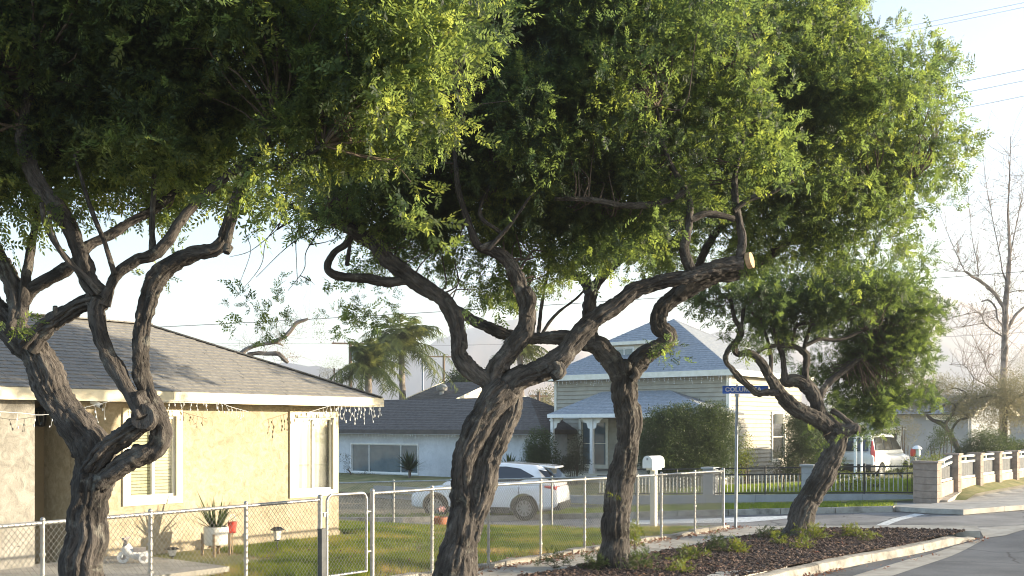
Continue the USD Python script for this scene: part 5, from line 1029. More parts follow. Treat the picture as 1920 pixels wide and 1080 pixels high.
obj('green_side', lathe([(r_ * .68, z_ * .8) for r_, z_ in [(.13, .26), (.17, .36), (.15, .52), (.10, .60), (.005, .61)]], 14, ob + [.08, -.02, 0]), M['pale'], og, smooth=40); obj('white_top', lathe([(r_ * .68, z_ * .8) for r_, z_ in [(.005, .60), (.28, .60), (.22, .68), (.10, .76), (.005, .77)]], 14, ob + [.06, -.02, 0]), M['white'], og, smooth=40)
ab = at(1650, 832, 52); sh_ = thing('white_shed', 'small white shed front with two panes behind the white van', 'shed', ab)
obj('front', extr(sbox(0, -1.2, 1.05, .68).difference(sbox(.2, .2, .45, .5)).difference(sbox(.58, .2, .84, .5)), ab, np.array([1., 0, 0]), np.array([0, -1., 0]), .1), M['white'], sh_)
for x in (.325, .71): obj('pane', obox(ab + [x, .06, .35], (1, 0, 0), (0, 0, 1), (.25, .3, .01)), M['carglass'], sh_)
obj('side', obox(ab + [.5, 1.2, -.26], (1, 0, 0), (0, 0, 1), (1.0, 1.86, 2.1)), M['white'], sh_); obj('roof', obox(ab + [.525, .9, .72], (1, 0, 0), (0, 1, 0), (1.3, 2.4, .07)), M['white'], sh_)

# ------------------------------------------------------------------ poles and wires
def upole(u, vtop, Y, label, arms, tr=False):
    p = at(u, vtop, Y); g = float(GW(p * [1, 1, 0])) - 1; b = np.array([p[0], p[1], g]); o = thing('utility_pole', label, 'utility pole', b)
    obj('pole', tube([b, p], [.17, .11], 12), M['wood'], o, smooth=40)
    for dz, w in arms:
        a = obj('crossarm', obox(p - Z3 * dz, (1, .25, 0), (-.25, 1, 0), (w, .1, .12)), M['wood'], o)
        for x in np.linspace(-.45, .45, 4): obj('insulator', lathe([(.005, 0), (.05, .0), (.03, .07), (.05, .1), (.005, .14)], 8, p - Z3 * (dz - .062) + np.array([1, .25, 0]) / 1.03 * w * x), M['steel'], a)
    if tr: c = p - Z3 * .85 + [.36, -.1, 0]; obj('transformer', lathe([(.005, -.42), (.22, -.42), (.24, -.38), (.24, .36), (.2, .42), (.005, .46)], 16, c), M['steel'], o, smooth=40)
    return o
upole(657, 641, 75, 'wooden utility pole with transformer above the eave corner of the tan house', ((.12, 2.6),), True)
upole(832, 665, 105, 'thin utility pole right of the palm behind the white house', ((.2, 3.0),))
upole(1010, 735, 80, 'slim utility pole left of the blue roofed house', ((.3, 1.4),))
def wire(label, pts, sag, r=.013):
    a, b = pts; s = np.linspace(0, 1, 40)[:, None]; P = a + (b - a) * s - Z3 * 4 * sag * s * (1 - s); o = obj('power_line', tube(P, r, 5), M['black'], label=label, cat='power line')
wire('thick power line crossing the whole picture behind the trees above the white house', (at(-400, 642, 66), at(2500, 462, 52)), .55, .018)
wire('upper of the two highest power lines at the top right corner', (at(1500, 88, 46), at(2150, -44, 40)), .05, .007)
wire('lower of the two highest power lines at the top right corner', (at(1500, 98, 46), at(2150, -36, 40)), .05, .007)
wire('uppermost of three thin power lines right of the big crown', (at(1500, 212, 46), at(2150, 82, 40)), .05, .009)
wire('middle one of three thin power lines right of the big crown', (at(1500, 232, 46), at(2150, 104, 40)), .05, .009)
wire('lowest of three thin power lines right of the big crown', (at(1500, 262, 46), at(2150, 132, 40)), .05, .009)
wire('faint power line crossing the bare tree trunk above the sparse tree', (at(1300, 652, 60), at(2200, 606, 55)), .1, .009)
wire('faint power line just above the tan house ridge meeting the utility pole', (at(-300, 610, 50), at(657, 644, 75)), .3, .009)
wire('faint lower power line between the tan house ridge and the palm', (at(657, 646, 75), at(1500, 610, 95)), .6, .010)
wire('sloping service wire running down to the right pole beside the palm', (at(640, 560, 70), at(832, 668, 105)), .2, .010)
ap_ = at(793, 653, 68); sl = thing('street_lamp', 'street lamp with a long pale arm crossing in front of the palm', 'street lamp', [ap_[0], ap_[1], -2])
obj('pole', tube([[ap_[0], ap_[1], -2], ap_ + Z3 * .1], [.1, .06], 10), M['steel'], sl); le = at(700, 658, 68); obj('arm', tube([ap_, le], .06, 8), M['cream'], sl); obj('lamp_head', hull_spheres([le + [0, 0, -.03], le + [-.6, 0, -.08]], .1), M['steel'], sl)
# ------------------------------------------------------------------ trees
def sprig(seed, n=8, Ln=.29, leaf=.047, wide=.0185, pin=6, droop=.5):
    """A twig with feathery compound leaves, along +x."""
    r = np.random.default_rng(seed); V, Fc = [], []
    for i in range(n):
        base = np.array([Ln * (.15 + .85 * i / n), 0, 0]) + r.normal(0, .015, 3); a = r.uniform(0, 6.28); d = np.array([.75, math.cos(a), math.sin(a)]) + r.normal(0, .25, 3); d[2] -= droop * .4; d /= np.linalg.norm(d)
        up = r.normal(size=3); up -= d * (up @ d); up /= np.linalg.norm(up); sd = np.cross(d, up); Lr = leaf * (pin * .42 + .9)
        for j in range(pin):
            for s in ((-1, 1) if j < pin - 1 else (0,)):
                o = base + d * Lr * (.2 + .8 * j / pin) - Z3 * droop * .08 * (j / pin) ** 2; ld = d * (.55 if s else 1) + sd * s * .85 + r.normal(0, .16, 3); ld /= np.linalg.norm(ld)
                w = np.cross(ld, up + r.normal(0, .25, 3)); w /= np.linalg.norm(w); l_ = leaf * r.uniform(.75, 1.15); b = len(V)
                V += [o, o + ld * l_ * .45 + w * wide * .5, o + ld * l_, o + ld * l_ * .45 - w * wide * .5]; Fc += [(b, b + 1, b + 2), (b, b + 2, b + 3)]
    return trimesh.Trimesh(V, Fc, process=False)
def spray(seed, n=40, R=.22, leaf=.06, wide=.028):
    """A loose ball of simple leaves, for hedges and distant trees."""
    r = np.random.default_rng(seed); V, Fc = [], []
    for i in range(n):
        o = r.normal(size=3); o *= R * r.uniform(.2, 1) ** .5 / np.linalg.norm(o); d = o / R + r.normal(0, .6, 3); d /= np.linalg.norm(d); w = np.cross(d, r.normal(size=3)); w /= np.linalg.norm(w); l_ = leaf * r.uniform(.7, 1.3); b = len(V)
        V += [o, o + d * l_ * .5 + w * wide * .5, o + d * l_, o + d * l_ * .5 - w * wide * .5]; Fc += [(b, b + 1, b + 2), (b, b + 2, b + 3)]
    return trimesh.Trimesh(V, Fc, process=False)
SPRIGS = [sprig(100 + k, 7 if k < 4 else 5) for k in range(6)]
SPRAYS = [spray(200 + k) for k in range(4)]; BIGSPRAYS = [spray(300 + k, 46, .5, .17, .09) for k in range(4)]; FINE = [spray(400 + k, 34, .45, .13, .028) for k in range(4)]
def orient(d, rng, jit=.5):
    d = d + rng.normal(0, jit, d.shape); d /= np.linalg.norm(d, axis=1, keepdims=True) + 1e-9
    r = rng.normal(size=d.shape); y = np.cross(r, d); y /= np.linalg.norm(y, axis=1, keepdims=True) + 1e-9
    return np.stack([d, y, np.cross(d, y)], 2)
def limb_mesh(P, R, seed, step=.03, seg=30, amp=.11, open_=False):
    C = spline(np.c_[P, R], step); P, R = C[:, :3], np.maximum(C[:, 3], .003)
    s = np.r_[0, np.cumsum(np.linalg.norm(np.diff(P, axis=0), axis=1))]
    rng = np.random.default_rng(seed); ph = rng.uniform(0, 50, 3)
    lump = 1 + .16 * (noise(np.c_[s * 3.2 + ph[0], 0 * s, 0 * s], seed) - .5) + .10 * (noise(np.c_[s * 9 + ph[1], 0 * s, 0 * s], seed + 1) - .5)
    if R.max() > .02:
        am_ = np.clip(R * .11, .003, .018); e_ = np.minimum(1, np.minimum(s, s[-1] - s) / .15)
        P = P + np.stack([(noise(np.c_[s * 4.5 + ph[k], 0 * s + 7 * k, 0 * s], seed + 20 + k) - .5) * 2 * am_ * e_ for k in range(3)], 1)
    R = R * lump; T, A, B = frames(P); a = np.arange(seg) / seg * 2 * np.pi; Rm = float(np.mean(R))
    ca, sa = np.cos(a), np.sin(a)
    bc = np.stack([np.repeat((Rm * ca)[None], len(P), 0), np.repeat((Rm * sa)[None], len(P), 0), np.repeat(s[:, None], seg, 1)], -1)
    tw = bc + 0; 
    n1 = noise(np.stack([bc[..., 0] * 19 + ph[0], bc[..., 1] * 19, bc[..., 2] * 1.9 + ph[1]], -1) + .55 * fbm(bc * 5 + ph[2], 2, seed)[..., None], seed)
    n2 = fbm(np.stack([bc[..., 0] * 38, bc[..., 1] * 38, bc[..., 2] * 16], -1) + ph[1], 3, seed + 4)
    n3 = noise(np.stack([bc[..., 0] * 15 + 9, bc[..., 1] * 15, bc[..., 2] * 15 + ph[2]], -1) + .8 * fbm(bc * 9, 2, seed + 3)[..., None], seed + 6)
    big = fbm(bc * np.array([3.5, 3.5, 2.2]) + ph[0], 2, seed + 8)
    dsp = np.minimum(1, np.abs(2 * n1 - 1) * 2.6) * 1.5 - 1.0 + (n2 - .5) * 1.7 + .9 * np.minimum(1, np.abs(2 * n3 - 1) * 4) - .9 + (big - .5) * 1.2
    am = np.minimum(amp * R, .017)
    kn = np.zeros((len(P), seg))
    if Rm > .045:
        for _ in range(int(s[-1] * 1.5) + 1):
            s0_, a0_, w_ = rng.uniform(.1, .95) * s[-1], rng.uniform(0, 6.28), rng.uniform(.035, .07); da = (a[None] - a0_ + np.pi) % (2 * np.pi) - np.pi; d2 = ((s[:, None] - s0_) / (w_ * 1.25)) ** 2 + (R[:, None] * da / w_) ** 2
            kn += rng.uniform(.5, 1.1) * .028 * (np.exp(-d2) - 1.15 * np.exp(-d2 * 5))
    v = P[:, None] + (R[:, None] + am[:, None] * dsp + kn)[..., None] * (ca[None, :, None] * A[:, None] + sa[None, :, None] * B[:, None])
    n = len(P); V = v.reshape(-1, 3); i, j = np.meshgrid(np.arange(n - 1), np.arange(seg), indexing='ij'); j2 = (j + 1) % seg
    q = np.stack([i * seg + j, i * seg + j2, (i + 1) * seg + j2, (i + 1) * seg + j], -1).reshape(-1, 4); f = np.vstack([q[:, [0, 1, 2]], q[:, [0, 2, 3]]])
    V = np.vstack([V, P[-1:] + T[-1] * R[-1] * .35]); k = np.arange(seg); f = np.vstack([f, np.stack([np.full(seg, len(V) - 1), (n - 1) * seg + k, (n - 1) * seg + (k + 1) % seg], 1)])
    bk = np.vstack([bc.reshape(-1, 3) + ph, [[ph[0], ph[1], s[-1]]]])
    return trimesh.Trimesh(V, f, process=False), bk, P, R
def limb_px(rows, Y0, Y1=None, scale=.93):
    rows = np.array(rows, float); s = np.r_[0, np.cumsum(np.linalg.norm(np.diff(rows[:, :2], axis=0), axis=1))]; s /= s[-1]
    Y = Y0 + ((Y1 if Y1 is not None else Y0) - Y0) * s ** 1.3
    return np.array([at(u, v, y) for (u, v, _), y in zip(rows, Y)]), rows[:, 2] / 2 / FOC * Y * scale
CROWN_DENS = 1.0
def street_tree(label, base, Yb, limbs, blobs, seed, group='street trees in the parkway strip', dens=150, twigs=160, mat_='leaf', protos=None, barkm='bark', tw_r=.006, size=1.0, name='street_tree'):
    tr_ = thing(name, label, 'tree', base, group); rng = np.random.default_rng(seed); tips, tipr = [], []
    for k, (rows, dy0, dy1) in enumerate(limbs):
        P, R = limb_px(rows, Yb + dy0, Yb + dy1); th = R.max() > .08
        m, bk, C, Rr = limb_mesh(P, R, seed * 31 + k, .028 if th else .035, 76 if th else 28 if R.max() > .03 else 10, .2 if th else .15)
        obj('trunk' if k == 0 else 'limb', m, M[barkm], tr_, smooth=True, bark=bk)
        half = C[len(C) // 3:] if k else C[-5:]; tips.append(half); tipr.append(Rr[-len(half):])
    tips = np.vstack(tips); kd = cKDTree(tips)
    pts, dirs, scs = [], [], []
    for (u, v, ru, rv_, dy, ry, dn) in blobs:
        c = at(u, v, Yb + dy); rx, rz = ru / FOC * (Yb + dy), rv_ / FOC * (Yb + dy); vol = 4.19 * rx * ry * rz; n = max(4, int(vol * dens * dn))
        ax3 = np.array([rx, ry, rz]); nc = max(3, int(vol * 2.2) + 2) if dn > .45 else max(2, int(vol * 4))
        cd = rng.normal(size=(nc, 3)); cd /= np.linalg.norm(cd, axis=1, keepdims=True); cr_ = np.clip(rng.uniform(.2, 1, nc) ** .5 + rng.normal(0, .07, nc), .15, 1.12); cc = c + cd * cr_[:, None] * ax3
        w = rng.integers(0, nc, n); rs = rng.uniform(.16, .40, nc) * min(1, 1.3 * min(rx, ry, rz) + .12); g_ = rng.normal(size=(n, 3)); g_ /= np.linalg.norm(g_, axis=1, keepdims=True)
        p = cc[w] + g_ * (rng.uniform(0, 1, n) ** .45 * rs[w])[:, None] * [1, 1, .85]; d = g_ * .8 + cd[w] * .7
        fill = rng.uniform(0, 1, n) < (.38 if dn > .45 else .1); ff_ = rng.normal(size=(n, 3)); ff_ /= np.linalg.norm(ff_, axis=1, keepdims=True); p = np.where(fill[:, None], c + ff_ * (rng.uniform(0, 1, n) ** (1 / 2.2) * .9)[:, None] * ax3, p)
        pts.append(p); dirs.append(d + [0, 0, -.25])
    p = np.vstack(pts); d = np.vstack(dirs); R = orient(d, rng, .55)
    pr_ = protos or SPRIGS
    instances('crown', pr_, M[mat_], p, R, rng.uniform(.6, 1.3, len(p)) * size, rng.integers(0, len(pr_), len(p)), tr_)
    pick = p[rng.choice(len(p), min(twigs, len(p)), replace=False)]; dist, idx = kd.query(pick); ms = []
    for a, i in zip(pick, idx):
        b = tips[i]; L_ = np.linalg.norm(a - b)
        if L_ < .05: continue
        if L_ > 1.6: a = b + (a - b) * (1.6 / L_); L_ = 1.6
        mid1, mid2 = b + (a - b) * .35 + rng.normal(0, .09 * L_, 3), b + (a - b) * .7 + rng.normal(0, .09 * L_, 3) + Z3 * .05 * L_
        C = spline([b, mid1, mid2, a], .12); ms.append(tube(C, np.linspace(tw_r * (1.2 + L_ * .9), tw_r * .4, len(C)), 4))
    obj('twigs', cat_(ms), M['twig'], tr_, kind='stuff', smooth=True)
    return tr_, tips
# tree one, nearest at left
Y1 = 8.94
t1 = [([(146, 1300, 150), (149, 1200, 116), (154, 1080, 88), (168, 960, 82), (176, 890, 86), (176, 850, 84), (152, 812, 74), (128, 780, 66), (104, 735, 66), (84, 690, 64), (60, 655, 62), (28, 622, 56), (-10, 580, 50), (-70, 500, 44), (-120, 380, 36)], 0, .4),
      ([(52, 652, 44), (70, 628, 40), (92, 610, 38), (124, 586, 38), (150, 568, 36), (184, 560, 36), (198, 566, 30)], .1, -.05),
      ([(188, 562, 34), (180, 590, 33), (194, 645, 33), (218, 690, 34), (244, 738, 34), (262, 766, 36), (270, 785, 34)], -.05, -.24),
      ([(172, 880, 40), (200, 840, 44), (238, 812, 43), (262, 796, 42), (276, 782, 42), (270, 762, 38), (258, 738, 34)], 0, -.24),
      ([(194, 572, 30), (206, 540, 24), (216, 522, 22), (228, 508, 24), (258, 488, 24), (289, 477, 24), (319, 444, 22), (347, 402, 20), (400, 352, 18), (455, 310, 15), (540, 250, 9)], -.05, .1),
      ([(286, 474, 13), (286, 420, 12), (287, 380, 11), (290, 300, 10), (280, 200, 7)], 0, .2),
      ([(214, 514, 13), (204, 480, 11), (194, 449, 10), (180, 415, 10), (160, 360, 9), (140, 290, 7)], -.1, -.3),
      ([(192, 556, 36), (167, 530, 38), (152, 480, 36), (135, 436, 34), (112, 397, 34), (70, 340, 30), (40, 260, 24), (60, 140, 16)], 0, -.4),
      ([(148, 480, 22), (172, 456, 22), (208, 440, 22), (250, 413, 20), (290, 390, 18), (340, 350, 14), (400, 280, 9)], .1, .6),
      ([(20, 628, 44), (32, 590, 36), (26, 545, 32), (12, 505, 30), (-14, 450, 26), (-40, 360, 18)], .2, .5),
      ([(40, 600, 26), (46, 545, 22), (54, 490, 20), (62, 440, 17), (76, 380, 13), (110, 290, 9)], .2, .5),
      ([(34, 580, 30), (58, 545, 26), (85, 528, 24), (118, 510, 24), (152, 482, 22)], .3, .15),
      ([(184, 905, 44), (222, 878, 46), (262, 856, 44), (292, 840, 44), (302, 812, 42), (294, 778, 40), (276, 740, 36), (262, 690, 36), (263, 650, 36), (268, 610, 34), (275, 575, 34), (285, 540, 34), (302, 512, 33), (325, 494, 32), (361, 477, 32), (400, 467, 31), (420, 452, 30), (428, 425, 26), (440, 380, 22), (466, 320, 17), (520, 240, 10)], 0, -.3),
      ([(440, 345, 13), (490, 318, 13), (535, 312, 13), (570, 292, 13), (606, 272, 11)], -.3, -.6),
      ([(176, 552, 12), (140, 500, 12), (108, 462, 11), (85, 420, 10), (78, 380, 8)], -.1, -.35),
      ([(186, 550, 12), (160, 520, 12), (120, 480, 11), (96, 430, 10), (92, 396, 8)], -.15, -.4),
      ([(98, 606, 13), (104, 590, 12), (103, 574, 9)], 0, -.05), ([(428, 462, 20), (424, 474, 14)], -.3, -.33)]
b1_ = [(60, 60, 330, 250, .3, 1.5, 1.0), (-160, 180, 240, 260, .2, 1.4, .8), (330, 60, 280, 230, .1, 1.4, 1.0), (560, 60, 230, 170, -.2, 1.2, 1.0), (720, 90, 150, 140, -.4, 1.0, 1.0), (830, 110, 90, 120, -.4, .8, .8), (880, 40, 70, 70, -.4, .7, .6),
       (545, 300, 72, 80, -.5, .6, .9), (480, 350, 48, 48, -.45, .45, 1.0), (260, 240, 250, 130, .5, 1.2, 1.1), (40, 310, 130, 70, .1, 1.0, .9), (24, 595, 36, 34, -.3, .3, 1.0), (62, 365, 40, 38, -.5, .35, .9), (690, 240, 120, 90, -.3, .8, .7), (300, -150, 560, 170, 0, 1.6, .7),
       (740, 330, 60, 60, -.4, .5, .45), (780, 420, 70, 30, -.4, .4, .6), (370, 385, 110, 50, .9, .6, .3), (330, 520, 60, 30, .7, .4, .25), (800, 210, 110, 50, -.4, .7, .8), (-100, -150, 300, 170, .2, 1.4, .6), (160, 360, 160, 45, .8, .7, .45)]
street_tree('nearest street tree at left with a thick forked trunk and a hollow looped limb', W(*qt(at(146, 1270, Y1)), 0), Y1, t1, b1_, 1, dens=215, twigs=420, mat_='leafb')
def knot(parent, u, v, Y, r, name='knot'):
    c = at(u, v, Y); m = trimesh.creation.icosphere(4, 1.0); p = np.array(m.vertices); rad = 1 + .25 * (fbm(p * 2.2 + u, 3, 3) - .5); h = np.clip(-(p[:, 1]) - .55, 0, 1); rad -= 1.6 * np.clip(h - .12, 0, 1); rad += .15 * np.exp(-((h - .08) / .06) ** 2)
    m.vertices = c + p * rad[:, None] * np.array([1, .8, 1.1]) * r; obj(name, m, M['bark'], parent, smooth=True, bark=(p * r * .9))
knot('/World/street_tree', 272, 782, Y1 - .23, .105); knot('/World/street_tree', 184, 562, Y1 - .03, .10)
Y2 = 12.65
t2 = [([(846, 1150, 120), (850, 1100, 92), (856, 1050, 78), (868, 990, 66), (872, 930, 56), (872, 882, 54), (884, 835, 58), (908, 785, 64), (932, 748, 66), (950, 722, 56)], 0, 0),
      ([(880, 1010, 46), (896, 950, 50), (908, 905, 50), (922, 850, 48), (944, 800, 46), (956, 765, 46), (958, 735, 40)], -.02, .1),
      ([(940, 752, 46), (915, 719, 42), (880, 694, 38), (860, 668, 35), (861, 634, 34), (852, 596, 33), (833, 566, 34), (801, 541, 38), (764, 517, 38), (735, 497, 34), (704, 461, 30), (663, 433, 25), (619, 414, 18), (560, 392, 12), (480, 360, 7)], 0, .5),
      ([(762, 524, 22), (730, 528, 20), (679, 521, 18), (630, 516, 17), (614, 502, 15), (626, 475, 14), (652, 455, 13), (664, 436, 10)], .2, .3), ([(650, 498, 9), (655, 470, 9), (657, 450, 7)], .28, .3),
      ([(930, 740, 42), (926, 710, 40), (936, 682, 38), (962, 653, 37), (984, 621, 36), (987, 584, 33), (978, 546, 31), (962, 508, 27), (946, 483, 25), (922, 470, 22), (898, 462, 18), (882, 425, 13), (858, 350, 11), (850, 270, 9), (820, 180, 6)], .05, -.5),
      ([(988, 590, 22), (996, 562, 20), (986, 540, 18)], -.15, -.2), ([(916, 468, 10), (938, 442, 9), (958, 420, 7), (1000, 360, 5)], -.3, -.6), ([(900, 466, 12), (940, 440, 10), (900, 400, 8), (930, 320, 6)], -.3, -.2),
      ([(936, 748, 58), (966, 716, 52), (996, 698, 48), (1032, 684, 46), (1056, 664, 44), (1082, 632, 40), (1110, 605, 37), (1156, 570, 33), (1198, 541, 31), (1251, 526, 29), (1304, 513, 29), (1349, 500, 28), (1391, 491, 25)], 0, .1),
      ([(1296, 508, 20), (1288, 488, 20), (1283, 462, 19), (1290, 428, 17), (1293, 390, 15), (1284, 355, 13), (1250, 290, 10), (1230, 200, 7)], .05, -.3),
      ([(1384, 492, 20), (1392, 455, 18), (1386, 418, 17), (1378, 373, 15), (1379, 320, 12), (1400, 230, 8), (1420, 130, 5)], .1, .4),
      ([(1294, 412, 14), (1320, 402, 14), (1345, 403, 14), (1376, 410, 13)], -.05, .1), ([(1286, 355, 13), (1269, 369, 13), (1216, 383, 13), (1163, 384, 12), (1103, 374, 11), (1040, 373, 8)], -.1, -.4), ([(1376, 395, 12), (1408, 372, 11), (1442, 364, 9), (1500, 330, 6)], .1, .0),
      ([(1040, 688, 36), (1046, 700, 30), (1038, 708, 18)], -.12, -.2), ([(640, 424, 3.30), (590, 432, 2.75), (540, 462, 1.87), (480, 520, 1.10)], .5, .6), ([(575, 398, 2.75), (556, 440, 2.20), (556, 490, 1.65), (558, 530, 1.10)], .5, .5), ([(560, 394, 2.75), (520, 430, 2.20), (470, 470, 1.65), (430, 482, 1.10)], .6, .8), ([(540, 400, 2.20), (500, 450, 1.65), (488, 500, 1.32), (440, 560, 0.88)], .6, .7), ([(610, 416, 2.75), (575, 470, 2.20), (570, 505, 1.65), (540, 545, 1.10)], .6, .6), ([(480, 380, 2.20), (460, 430, 1.65), (470, 470, 1.32), (450, 530, 0.88)], .4, .5)]
b2_ = [(690, 320, 170, 110, .5, 1.2, .8), (620, 395, 90, 36, .5, .7, .6), (860, 240, 240, 200, .7, 1.5, 1.0), (1060, 190, 230, 240, .5, 1.6, 1.1), (1010, 20, 280, 170, .4, 1.5, .8), (830, 440, 110, 50, .9, .6, .6), (740, 500, 90, 50, 1.1, .6, .45), (700, 545, 60, 40, 1.0, .5, .45), (1080, 430, 160, 80, .9, .9, .9), (645, 585, 40, 46, .6, .4, .9), (560, 590, 80, 50, .9, .5, .28), (440, 575, 44, 24, .8, .3, .3),
       (1240, 260, 160, 150, .2, 1.2, .8), (1250, 90, 200, 150, .4, 1.4, .8), (1145, 492, 18, 26, -.3, .16, .8), (1120, 445, 24, 22, -.3, .2, .5), (520, 405, 70, 30, .8, .5, .25), (600, 520, 70, 30, 1.0, .4, .15), (900, 510, 100, 60, 1.2, .7, .7), (820, 480, 80, 60, 1.2, .7, .7), (1000, 500, 90, 60, 1.4, .8, .6), (730, 430, 120, 60, .9, .8, .9), (960, 330, 160, 110, .8, 1.1, .9), (1400, 300, 90, 90, .2, .9, .6)]
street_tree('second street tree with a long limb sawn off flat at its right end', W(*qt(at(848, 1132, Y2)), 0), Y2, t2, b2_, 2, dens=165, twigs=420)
cut = at(1397, 490, Y2 + .1); cd = at(1397, 490, Y2 + .1) - at(1349, 500, Y2 + .1); cd /= np.linalg.norm(cd); cut = cut + cd * .055; cd = cd + np.array([0, -.55, 0]); cd /= np.linalg.norm(cd)
obj('sawn_face', tube([cut - cd * .03, cut + cd * .03, cut + cd * .036], [.098, .096, .06], 18), M['cutwood'], '/World/street_tree_001', label='pale orange sawn end of the long limb')
Y3 = 15.7
t3 = [([(1156, 1090, 118), (1154, 1055, 82), (1154, 1000, 60), (1160, 930, 58), (1170, 870, 56), (1180, 825, 49), (1179, 780, 48), (1171, 740, 52), (1171, 702, 56), (1172, 680, 50)], 0, 0),
      ([(1168, 712, 46), (1152, 682, 44), (1126, 652, 42), (1096, 640, 36), (1052, 633, 27), (1010, 634, 24), (970, 632, 24), (920, 615, 23), (872, 592, 21), (820, 550, 15), (760, 500, 9)], 0, 1.0),
      ([(1176, 706, 44), (1208, 668, 38), (1240, 650, 37), (1253, 630, 35), (1234, 610, 33), (1240, 580, 33), (1276, 551, 34), (1330, 526, 28), (1400, 505, 22), (1480, 450, 15), (1560, 380, 9)], 0, .6),
      ([(1114, 648, 32), (1104, 590, 28), (1106, 552, 25), (1092, 522, 20), (1062, 512, 16), (1034, 488, 12), (990, 420, 7)], .1, .7), ([(1106, 556, 20), (1130, 520, 17), (1160, 490, 14), (1210, 440, 11), (1230, 330, 7)], .2, .5), ([(1270, 556, 24), (1300, 520, 20), (1340, 440, 14), (1420, 340, 9), (1500, 220, 5)], .1, -.3),
      ([(1480, 455, 13), (1560, 440, 10), (1640, 400, 6)], .5, .2), ([(1600, 320, 6), (1650, 345, 6), (1720, 330, 5)], -.9, -1.0), ([(1008, 634, 10), (1012, 600, 8), (1020, 545, 7), (1030, 500, 6), (1040, 440, 4)], .5, .7), ([(1012, 632, 7), (1040, 592, 6), (1080, 560, 5), (1110, 530, 4), (1150, 500, 3)], .5, .6), ([(1186, 712, 20), (1192, 702, 16), (1187, 690, 10)], -.2, -.22)]
b3_ = [(1180, 80, 280, 200, .5, 1.6, .8), (1420, 130, 260, 200, -.8, 1.7, 1.0), (1590, 230, 190, 210, -.8, 1.5, 1.0), (1490, 50, 110, 110, -.8, 1.3, .9), (1630, 140, 100, 80, -.2, 1.0, .8), (1710, 230, 95, 120, -.1, 1.0, .7), (1745, 330, 60, 70, 0, .7, .5), (1780, 200, 36, 46, 0, .5, .25), (1480, 380, 190, 120, -.6, 1.3, .9), (1620, 420, 120, 100, -.5, 1.0, .8), (1190, 430, 170, 80, 1.0, 1.0, 1.0), (1340, 350, 150, 110, .8, 1.1, .9), (1320, 480, 130, 55, 1.0, .8, .9), (1690, 470, 50, 60, .2, .5, .5), (1250, -90, 330, 100, .4, 1.4, .6), (1690, 62, 44, 26, 0, .4, .28), (1270, 640, 20, 24, -.2, .15, .7), (1250, 620, 26, 26, -.1, .2, .3)]
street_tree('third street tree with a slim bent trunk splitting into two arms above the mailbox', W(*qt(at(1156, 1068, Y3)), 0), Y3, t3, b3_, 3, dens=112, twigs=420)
Y4 = 20.2
t4 = [([(1488, 1030, 96), (1496, 1004, 66), (1504, 965, 52), (1522, 928, 48), (1546, 888, 45), (1562, 850, 44), (1570, 818, 40), (1566, 796, 32)], 0, 0),
      ([(1568, 822, 34), (1539, 793, 32), (1501, 772, 30), (1476, 753, 29), (1458, 732, 26), (1446, 710, 21), (1427, 677, 16), (1407, 662, 14), (1382, 663, 11), (1379, 646, 11), (1391, 624, 10), (1378, 598, 8), (1370, 560, 6)], 0, -.3),
      ([(1458, 736, 18), (1436, 736, 14), (1420, 737, 13), (1401, 721, 13), (1376, 696, 12), (1361, 677, 11), (1366, 655, 10), (1382, 636, 9), (1389, 615, 8), (1396, 570, 6)], -.15, -.3),
      ([(1536, 798, 30), (1534, 765, 27), (1516, 728, 30), (1490, 712, 26), (1474, 715, 20), (1470, 690, 12), (1467, 665, 10), (1457, 640, 8), (1450, 590, 5)], .1, .2),
      ([(1512, 735, 20), (1510, 700, 16), (1512, 668, 13), (1496, 652, 11), (1474, 648, 10), (1440, 650, 8), (1412, 668, 7)], .1, .2), ([(1513, 672, 10), (1509, 650, 9), (1520, 608, 8), (1530, 560, 6)], .1, .3), ([(1509, 648, 8), (1538, 636, 8), (1574, 637, 7), (1620, 620, 5)], .1, .4), ([(1486, 640, 6), (1495, 611, 7), (1522, 607, 7), (1558, 614, 6), (1572, 600, 4)], .0, .3), ([(1445, 700, 9), (1446, 672, 8), (1440, 640, 6), (1425, 600, 5)], 0, .3),
      ([(1566, 815, 28), (1588, 806, 26), (1604, 800, 22), (1606, 812, 16)], -.05, -.1), ([(1574, 806, 22), (1548, 780, 18), (1536, 752, 16), (1552, 720, 14), (1590, 690, 11), (1640, 650, 8)], .1, .8), ([(1600, 800, 14), (1580, 782, 12), (1560, 768, 10)], 0, .1)]
b4_ = [(1640, 600, 100, 90, 1.4, 1.0, 1.0), (1650, 690, 90, 85, 1.4, .9, 1.0), (1620, 750, 85, 50, 1.4, .7, .9), (1560, 560, 120, 55, .3, 1.1, .8), (1430, 565, 110, 50, .2, .9, .8), (1490, 590, 100, 50, .5, .9, .8), (1400, 600, 60, 30, -.2, .5, .5), (1450, 625, 50, 30, .6, .6, .45), (1380, 540, 80, 40, .2, .8, .6), (1690, 590, 50, 100, 1.4, .8, .7), (1700, 690, 50, 60, 1.4, .6, .8), (1730, 650, 26, 40, 1.4, .4, .5), (1340, 590, 40, 36, -.2, .4, .25), (1380, 620, 60, 40, -.2, .5, .2), (1480, 520, 130, 40, .5, .9, .7), (1570, 690, 50, 50, 1.4, .6, .6), (1600, 800, 30, 18, -.2, .25, .4), (1560, 835, 16, 30, -.3, .12, .35), (1555, 740, 20, 40, .2, .3, .4)]
street_tree('rightmost street tree leaning right with twisting thin limbs at the corner', W(*qt(at(1490, 1010, Y4)), 0), Y4, t4, b4_, 4, dens=165, twigs=420, mat_='leafc', size=1.0)

